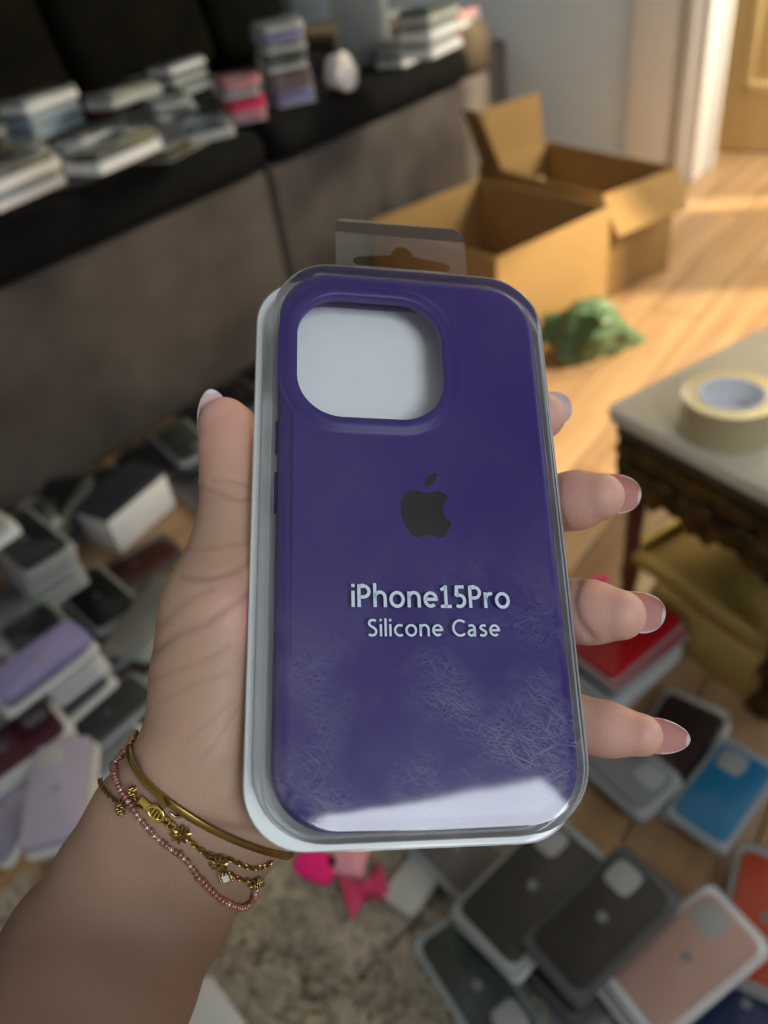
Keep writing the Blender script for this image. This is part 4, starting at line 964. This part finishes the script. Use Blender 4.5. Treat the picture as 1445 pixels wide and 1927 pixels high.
    CRE = [([(352, 916), (390, 921), (420, 932), (448, 940), (476, 939)], .55, 1.1), ([(400, 905), (440, 906), (476, 918)], .4, .9), ([(345, 1035), (395, 1032), (440, 1024), (476, 1020)], .35, 1.0),
           ([(340, 1085), (385, 1088), (425, 1080), (455, 1068), (478, 1050)], .8, 1.5), ([(300, 1180), (340, 1140), (370, 1120), (400, 1108)], .35, 1.6), ([(280, 1235), (330, 1195), (380, 1178), (430, 1140), (476, 1115)], .7, 1.8),
           ([(268, 1290), (330, 1262), (380, 1245), (430, 1215)], .30, 1.3), ([(300, 1325), (360, 1290), (430, 1265)], .2, 1.1), ([(380, 1430), (410, 1390), (440, 1345), (462, 1320)], .25, 1.0), ([(350, 1400), (390, 1360), (440, 1320)], .2, .9),
           ([(250, 1432), (262, 1470), (305, 1515), (360, 1543), (430, 1558), (500, 1568), (560, 1572)], 1.0, 2.6),
           ([(1090, 1095), (1080, 1130), (1090, 1170), (1115, 1200)], .9, 1.6), ([(1050, 905), (1050, 950), (1062, 990)], .6, 1.4)]
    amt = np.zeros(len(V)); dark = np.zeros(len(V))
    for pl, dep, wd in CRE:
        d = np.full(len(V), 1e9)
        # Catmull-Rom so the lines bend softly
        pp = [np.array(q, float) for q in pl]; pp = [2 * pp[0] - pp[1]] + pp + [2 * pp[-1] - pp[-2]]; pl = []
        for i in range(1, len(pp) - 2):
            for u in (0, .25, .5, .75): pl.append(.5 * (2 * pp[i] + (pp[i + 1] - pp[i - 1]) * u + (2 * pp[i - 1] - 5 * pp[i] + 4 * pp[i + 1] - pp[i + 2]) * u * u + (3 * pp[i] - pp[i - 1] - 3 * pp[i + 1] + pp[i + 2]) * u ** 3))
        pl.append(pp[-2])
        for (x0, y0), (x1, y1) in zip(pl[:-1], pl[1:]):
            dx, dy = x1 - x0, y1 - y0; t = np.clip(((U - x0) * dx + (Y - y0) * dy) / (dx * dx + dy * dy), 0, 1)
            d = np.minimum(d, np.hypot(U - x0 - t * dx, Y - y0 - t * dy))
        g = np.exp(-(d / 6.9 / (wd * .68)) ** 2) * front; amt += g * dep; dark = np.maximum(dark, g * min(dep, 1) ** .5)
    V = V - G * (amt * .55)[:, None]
    me = bpy.data.meshes.new('person'); me.from_pydata((V @ M.T * MM + CAM).tolist(), [], Q.tolist()); me.shade_smooth()
    # colour attribute: r = crease, g = blush at the fingertips and thumb pad
    blush = np.zeros(len(V))
    for c, r in (((1110, 935, 228), 15), ((1150, 1150, 214), 15), ((1180, 1378, 205), 14), ((1020, 783, 241), 12), ((425, 800, 228), 17), ((450, 1150, 205), 9)):
        blush = np.maximum(blush, np.exp(-(np.linalg.norm(V - P3(*c), axis=1) / r) ** 2))
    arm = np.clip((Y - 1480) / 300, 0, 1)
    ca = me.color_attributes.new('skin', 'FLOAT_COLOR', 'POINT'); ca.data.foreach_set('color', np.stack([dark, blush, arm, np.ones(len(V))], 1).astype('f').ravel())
    return me
def skin_mat():
    m = bpy.data.materials.new('skin'); t, p = nt(m)
    an = t.nodes.new('ShaderNodeAttribute'); an.attribute_name = 'skin'; sp = t.nodes.new('ShaderNodeSeparateColor'); t.links.new(an.outputs[0], sp.inputs[0])
    tc = t.nodes.new('ShaderNodeTexCoord')
    def mixc(fac, c1, c2):
        x = t.nodes.new('ShaderNodeMix'); x.data_type = 'RGBA'
        if isinstance(fac, float): x.inputs[0].default_value = fac
        else: t.links.new(fac, x.inputs[0])
        for s_, c in ((6, c1), (7, c2)):
            if isinstance(c, tuple): x.inputs[s_].default_value = (*c, 1)
            else: t.links.new(c, x.inputs[s_])
        return x.outputs[2]
    n = t.nodes.new('ShaderNodeTexNoise'); n.inputs['Scale'].default_value = 70; n.inputs['Detail'].default_value = 4; t.links.new(tc.outputs['Object'], n.inputs['Vector'])
    mr = t.nodes.new('ShaderNodeMapRange'); mr.inputs[1].default_value = .35; mr.inputs[2].default_value = .7; t.links.new(n.outputs[0], mr.inputs[0])
    base = mixc(mr.outputs[0], (.49, .325, .238), (.54, .355, .262))
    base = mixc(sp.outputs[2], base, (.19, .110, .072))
    base = mixc(sp.outputs[1], base, (.76, .42, .345))
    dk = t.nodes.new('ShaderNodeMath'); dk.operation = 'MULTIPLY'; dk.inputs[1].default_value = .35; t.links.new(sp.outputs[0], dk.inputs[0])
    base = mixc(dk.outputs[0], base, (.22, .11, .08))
    t.links.new(base, p.inputs['Base Color'])
    p.inputs['Roughness'].default_value = .48; p.inputs['Specular IOR Level'].default_value = .38
    p.inputs['Subsurface Weight'].default_value = .25; p.inputs['Subsurface Radius'].default_value = (1, .35, .2); p.inputs['Subsurface Scale'].default_value = .0035
    # fine skin lines
    vo = t.nodes.new('ShaderNodeTexVoronoi'); vo.feature = 'DISTANCE_TO_EDGE'; vo.inputs['Scale'].default_value = 900; t.links.new(tc.outputs['Object'], vo.inputs['Vector'])
    n2 = t.nodes.new('ShaderNodeTexNoise'); n2.inputs['Scale'].default_value = 260; n2.inputs['Detail'].default_value = 4; t.links.new(tc.outputs['Object'], n2.inputs['Vector'])
    ad = t.nodes.new('ShaderNodeMath'); ad.operation = 'ADD'; t.links.new(vo.outputs[0], ad.inputs[0]); t.links.new(n2.outputs[0], ad.inputs[1])
    b = t.nodes.new('ShaderNodeBump'); b.inputs['Strength'].default_value = .22; b.inputs['Distance'].default_value = .0005; t.links.new(ad.outputs[0], b.inputs['Height']); t.links.new(b.outputs[0], p.inputs['Normal'])
    return m
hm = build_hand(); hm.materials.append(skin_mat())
person = obj('person', hm); tag(person, 'bare left forearm and hand with long pale nails holding the purple case pack', 'person')

# nails: curved plates growing from under the skin of the far side
m_nail = bpy.data.materials.new('nail'); _t, _p = nt(m_nail); _p.inputs['Roughness'].default_value = .18; _p.inputs['Coat Weight'].default_value = .6
_a = _t.nodes.new('ShaderNodeAttribute'); _a.attribute_name = 'tip'; _x = _t.nodes.new('ShaderNodeMix'); _x.data_type = 'RGBA'
_x.inputs[6].default_value = (.62, .34, .32, 1); _x.inputs[7].default_value = (.82, .80, .88, 1); _t.links.new(_a.outputs[2], _x.inputs[0]); _t.links.new(_x.outputs[2], _p.inputs['Base Color'])
_p.inputs['Subsurface Weight'].default_value = .2; _p.inputs['Subsurface Scale'].default_value = .002
def nail(base, tip, wid, bulge, dors, whole=0.0, curl=1.2, sharp=.8):
    """base,tip: camera-mm centre line; wid full width; dors: direction the convex side faces"""
    d = tip - base; L = np.linalg.norm(d); d /= L; dors = np.array(dors, float); dors -= d * (dors @ d); dors /= np.linalg.norm(dors); s_ = np.cross(d, dors)
    NU, NV = 41, 14; V = []; C = []
    for side in (0, 1):
        for i in range(NU):
            u = 1 - (1 - i / (NU - 1)) ** 1.7
            hw = wid / 2 * (.90 + .10 * math.sin(u * math.pi)) * (1 if u < .5 else math.sqrt(max(1 - ((u - .5) / .5) ** (2.6 * sharp), 0.0)))
            for j in range(NV):
                v = -1 + 2 * j / (NV - 1); a = v * 1.05
                y = math.sin(a) / math.sin(1.05) * hw; z = (math.cos(a) - 1) * bulge * (hw / (wid / 2) if hw > 0 else 0) + curl * math.sin(u * math.pi * .5) * .6 - (u ** 2) * curl
                q = base + d * L * u + s_ * y + dors * (z - side * .55)
                V.append(cam2w(q)); edge = max(0, min(1, (max(u - .55, 0) / .45) * .0 + (1 if (hw < 1e-3) else 0)))
                # white rim follows the free edge
                rim = 1.0 if (u > .945 or (u > .6 and abs(v) > .93)) else 0.0
                C.append(max(rim, whole))
    F = []
    for side in (0, 1):
        o = side * NU * NV
        for i in range(NU - 1):
            for j in range(NV - 1):
                q = (o + i * NV + j, o + i * NV + j + 1, o + (i + 1) * NV + j + 1, o + (i + 1) * NV + j); F.append(q if side == 0 else q[::-1])
    o = NU * NV
    for i in range(NU - 1):
        F.append((i * NV, (i + 1) * NV, o + (i + 1) * NV, o + i * NV)); F.append((i * NV + NV - 1, o + i * NV + NV - 1, o + (i + 1) * NV + NV - 1, (i + 1) * NV + NV - 1))
    for j in range(NV - 1): F.append((j, o + j, o + j + 1, j + 1))
    me = mesh('nail', V, F, m_nail, 50)
    at_ = me.attributes.new('tip', 'FLOAT', 'POINT'); at_.data.foreach_set('value', np.array(C, 'f'))
    return obj('nail', me, person)
nail(P3(1105, 922, 235), P3(1207, 931, 230.5), 12.0, 3.4, (.15, .30, -1), sharp=1.1)
nail(P3(1145, 1141, 220), P3(1252, 1155, 216.5), 12.2, 3.4, (.15, .30, -1), sharp=1.1)
nail(P3(1175, 1372, 210), P3(1299, 1389, 205), 10.2, 2.6, (.10, .20, -1), sharp=.72)
nail(P3(985, 776, 250), P3(1077, 764, 243), 11.2, 2.4, (-.1, .2, -1), whole=1.0, sharp=1.5)
nail(P3(400, 860, 238), P3(392, 732, 233), 11.5, 3.4, (-.75, .10, -.70), whole=.5, sharp=.9)

# ================================================================== bracelets, laid on the skin
def onskin(path, lift, n=None, closed_back=False):
    """pixel path of the photo's visible run -> points resting on the arm (camera mm) with outward normals"""
    P = cr(path, 10); P = np.array(P)
    seg = np.r_[0, np.cumsum(np.hypot(*(P[1:] - P[:-1]).T))]; m = n or int(seg[-1] / 4); q = np.linspace(0, seg[-1], m)
    U = np.interp(q, seg, P[:, 0]); V = np.interp(q, seg, P[:, 1])
    D = np.stack([(U - CX) / FPX, (CY - V) / FPX, -np.ones(m)], 1); D /= np.linalg.norm(D, axis=1)[:, None]
    def march(t0, sgn):
        t = np.full(m, t0); best = np.full(m, 1e9); bt = t.copy()
        for _ in range(140):
            f = hand_sdf(D * t[:, None], False); b = f < best; best[b] = f[b]; bt[b] = t[b]; t = t + sgn * np.where(f > .02, np.maximum(f * .7, .02), 0)
        return D * bt[:, None]
    def settle(X):
        for _ in range(10):
            G = np.stack([hand_sdf(X + np.eye(3)[d] * .4, False) - hand_sdf(X - np.eye(3)[d] * .4, False) for d in range(3)], 1); G /= np.linalg.norm(G, axis=1)[:, None] + 1e-9
            f = hand_sdf(X, False); X = X - G * (f - lift)[:, None] * .8
        return X, G
    fr = settle(march(150.0, 1)); 
    if not closed_back: return fr
    bk = settle(march(300.0, -1)); return fr, bk
def resample(X, G, step):
    seg = np.r_[0, np.cumsum(np.linalg.norm(X[1:] - X[:-1], axis=1))]; n = max(int(round(seg[-1] / step)), 3); q = np.linspace(0, seg[-1], n)
    X2 = np.stack([np.interp(q, seg, X[:, k]) for k in range(3)], 1); G2 = np.stack([np.interp(q, seg, G[:, k]) for k in range(3)], 1); G2 /= np.linalg.norm(G2, axis=1)[:, None]; return X2, G2
def ring(path, lift):
    (X, G), (Xb, Gb) = onskin(path, lift, 90, True)
    # smooth the back run, then close the loop
    X = np.concatenate([X, Xb[::-1][2:-2], X[:1]]); G = np.concatenate([G, Gb[::-1][2:-2], G[:1]])
    return X, G
def wv(X): return (X @ M.T) * MM + CAM
def wn(G): return G @ M.T
m_gold2 = mat('gold_plate', (.36, .235, .075), .32, metal=1.0)
m_gold3 = mat('bright_gold', (.85, .62, .16), .18, metal=1.0)
m_bead = mat('rose_glass_bead', (.33, .13, .09), .14, coat=1.0, metal=.25)
m_cryst = mat('clear_stone', (.80, .80, .78), .05, coat=1.0)
SNAKE = [(246, 1374), (247, 1405), (255, 1438), (280, 1474), (322, 1510), (372, 1543), (430, 1572), (490, 1595), (552, 1611)]
BEADS = [(256, 1380), (240, 1382), (226, 1402), (218, 1430), (221, 1458), (233, 1487), (252, 1515), (280, 1553), (315, 1587), (348, 1610), (377, 1648), (402, 1676), (430, 1697), (455, 1704), (472, 1690), (478, 1668)]
def snake():
    t = empty('snake_chain_bracelet'); tag(t, 'flat gold snake-chain bracelet closest to the hand, tight round the wrist', 'bracelet')
    X, G = ring(SNAKE, .75); X, G = resample(X, G, .9); Wp, Wn = wv(X), wn(G)
    mb = MB(); n = len(Wp); rad = [(1.15 if i % 2 else 1.02) * MM for i in range(n)]
    mb.tube([tuple(p) for p in Wp], rad, 8, True, .62, [tuple(g) for g in Wn]); obj('snake_chain', mb.me('snake_chain', m_gold2, 30), t)
    # soldered loop and tag near the clasp
    p = wv(onskin([(318, 1502), (319, 1512)], 2.0, 4)[0])[1]; 
    mb = MB(); c = Vector(p)
    Gx = Vector(wn(onskin([(318, 1502), (319, 1512)], 1.6, 4)[1])[1]); ax = Gx.orthogonal().normalized(); ay = Gx.cross(ax)
    q = wv(onskin([(335, 1518), (343, 1530), (332, 1535), (322, 1528)], .7, 14)[0]); mb = MB().tube([tuple(v) for v in q], .35 * MM, 6); obj('jump_ring', mb.me('jump_ring', m_gold2), t)
    q = wv(onskin([(312, 1497), (320, 1512)], 2.2, 5)[0]); mb = MB().tube([tuple(v) for v in q], 1.0 * MM, 6); obj('end_cap', mb.me('end_cap', m_gold2), t)
snake()
def beads():
    t = empty('beaded_bracelet'); tag(t, 'rose-pink glass seed bead bracelet hanging loosest on the forearm side', 'bracelet')
    X, G = ring(BEADS, .95); X, G = resample(X, G, 1.35); Wp, Wn = wv(X), wn(G); n = len(Wp)
    mb = MB(); mb.tube([tuple(p) for p in Wp], .25 * MM, 5); obj('thread', mb.me('thread', mat('beige_thread', (.5, .35, .28), .6)), t)
    R = random.Random(2); me = None
    prof = [(.25, -.55), (.70, -.53), (.92, -.26), (.94, .13), (.74, .48), (.25, .55)]
    me = MB().lathe([(r * MM, z * MM) for r, z in prof], 10).me('bead', m_bead, 60); mg = MB().lathe([(r * .9 * MM, z * MM) for r, z in prof], 10).me('bead', mat('silvered_bead', (.72, .52, .45), .15, metal=.7), 60)
    for i in range(n - 1):
        d = Vector(Wp[i + 1] - Wp[i]).normalized(); j = Vector((R.uniform(-.35, .35), R.uniform(-.35, .35), R.uniform(-.35, .35)))
        o = obj('bead', mg if (i % 3 == 0 and 18 < i < 40) or R.random() < .12 else me, t, Vector(Wp[i]) + j * .35 * MM); o.rotation_euler = (d + j * .35).to_track_quat('Z', 'Y').to_euler(); k = R.uniform(.85, 1.12); o.scale = (k, k, k)
beads()
def charms():
    t = empty('charm_bracelet'); tag(t, 'double gold chain bracelet with small flower charms between the snake chain and the beads', 'bracelet')
    A1_ = [(188, 1466), (196, 1482), (214, 1500), (232, 1512), (252, 1507), (270, 1512), (290, 1524), (316, 1546), (345, 1567), (372, 1590), (396, 1604), (425, 1610), (452, 1622), (478, 1630), (500, 1624), (508, 1618)]
    A2_ = [(350, 1570), (378, 1596), (398, 1614), (412, 1632), (432, 1640), (452, 1650), (474, 1654), (492, 1662)]
    B1_ = [(252, 1486), (262, 1500), (258, 1512), (270, 1520)]
    def chain_(path, step, ringed, nm='chain'):
        if ringed: X, G = ring(path, .7)
        else: X, G = onskin(path, .7, 60)
        X, G = resample(X, G, step); Wp, Wn = wv(X), wn(G); mb = MB()
        for i in range(len(Wp) - 1):
            c = Vector((Wp[i] + Wp[i + 1]) / 2); d = Vector(Wp[i + 1] - Wp[i]).normalized(); g = Vector(Wn[i]); s_ = d.cross(g).normalized()
            if i % 2: g, s_ = s_, g
            k = [c + (d * math.cos(a) * .95 + s_ * math.sin(a) * .62) * MM for a in [2 * math.pi * q / 8 for q in range(9)]]
            mb.tube(k, .19 * MM, 5, False)
        o = obj(nm, mb.me(nm, m_gold2, 60), t); tag(o, kind='stuff')
    chain_(A1_, 1.25, True); chain_(A2_, 1.25, False); chain_(B1_, 1.25, False)
    def basis(px, py, lift=1.2):
        X, G = onskin([(px - 3, py - 3), (px + 3, py + 3)], lift, 4); p = Vector(wv(X)[1]); g = Vector(wn(G)[1]); x = Vector(wn(np.array([[.82, -.57, 0]]))[0]); x = (x - g * x.dot(g)).normalized(); return p, x, g.cross(x), g
    def flower(px, py, r=2.6, label=None):
        p, x, y, g = basis(px, py); mb = MB()
        for k in range(10):
            a = 2 * math.pi * k / 10; e = x * math.cos(a) + y * math.sin(a)
            mb.tube([p + e * .7 * MM, p + e * r * .6 * MM + g * .3 * MM, p + e * r * MM], [.45 * MM, .5 * MM, .12 * MM], 5)
        for k in range(6):
            a = 2 * math.pi * k / 6; c = p + (x * math.cos(a) + y * math.sin(a)) * .8 * MM + g * .6 * MM
            mb.tube([c - g * .3 * MM, c, c + g * .35 * MM], [.2 * MM, .42 * MM, .15 * MM], 6)
        o = obj('flower_charm', mb.me('flower_charm', m_gold2, 50), t)
        if label: o['label'] = label
    flower(343, 1565, 2.8, 'large gold flower charm'); flower(414, 1620, 2.5); flower(236, 1520, 2.2); flower(479, 1655, 2.3); flower(258, 1490, 1.7)
    # clasp
    p, x, y, g = basis(282, 1510, 1.6); Mx = Matrix((x, y, g)).transposed().to_4x4(); Mx.translation = p
    mb = MB().slab(3.6 * MM, 1.9 * MM, .3 * MM, -.3 * MM, .4 * MM, .0001, n=2); o = obj('clasp_tongue', mb.xf(Mx).me('clasp_tongue', m_gold3, 40), t)
    p, x, y, g = basis(300, 1527, 1.7); Mx = Matrix((x, y, g)).transposed().to_4x4(); Mx.translation = p
    mb = MB().tube([Mx @ Vector((2.2 * MM * math.cos(a), 1.5 * MM * math.sin(a), 0)) for a in [2 * math.pi * q / 20 for q in range(21)]], .55 * MM, 8, False); obj('clasp_frame', mb.me('clasp_frame', m_gold3, 60), t)
    for k in (-1, 0, 1):
        mb = MB().tube([Mx @ Vector((k * .9 * MM, -1.0 * MM, .2 * MM)), Mx @ Vector((k * .9 * MM, 1.0 * MM, .2 * MM))], .3 * MM, 6); obj('clasp_bar', mb.me('clasp_bar', m_gold3, 60), t)
    for (px, py) in ((316, 1541), (326, 1550)):
        p, x, y, g = basis(px, py, 1.3); mb = MB().tube([p + (x * math.cos(a) + y * math.sin(a)) * 1.0 * MM for a in [2 * math.pi * q / 14 for q in range(15)]], .35 * MM, 6, False); obj('jump_ring', mb.me('jump_ring', m_gold3, 60), t)
    # diamond-shaped stone in a beaded setting
    p, x, y, g = basis(425, 1645, 1.5); mb = MB()
    for a0 in range(4):
        for q in range(3):
            u0 = math.pi / 2 * a0; u1 = u0 + math.pi / 2; w_ = q / 3; c = p + (x * (math.cos(u0) * (1 - w_) + math.cos(u1) * w_) + y * (math.sin(u0) * (1 - w_) + math.sin(u1) * w_)) * 1.9 * MM
            mb.tube([c - g * .3 * MM, c, c + g * .3 * MM], [.12 * MM, .36 * MM, .12 * MM], 6)
    st = obj('stone_setting', mb.me('stone_setting', m_gold2, 60), t)
    mb = MB(); base = [p + x * 1.3 * MM, p + y * 1.3 * MM, p - x * 1.3 * MM, p - y * 1.3 * MM]; top = [q + (p - q) * .45 + g * .7 * MM for q in base]
    mb.loft([base, top], True, True); obj('stone', mb.me('stone', m_cryst, 10), st)
charms()
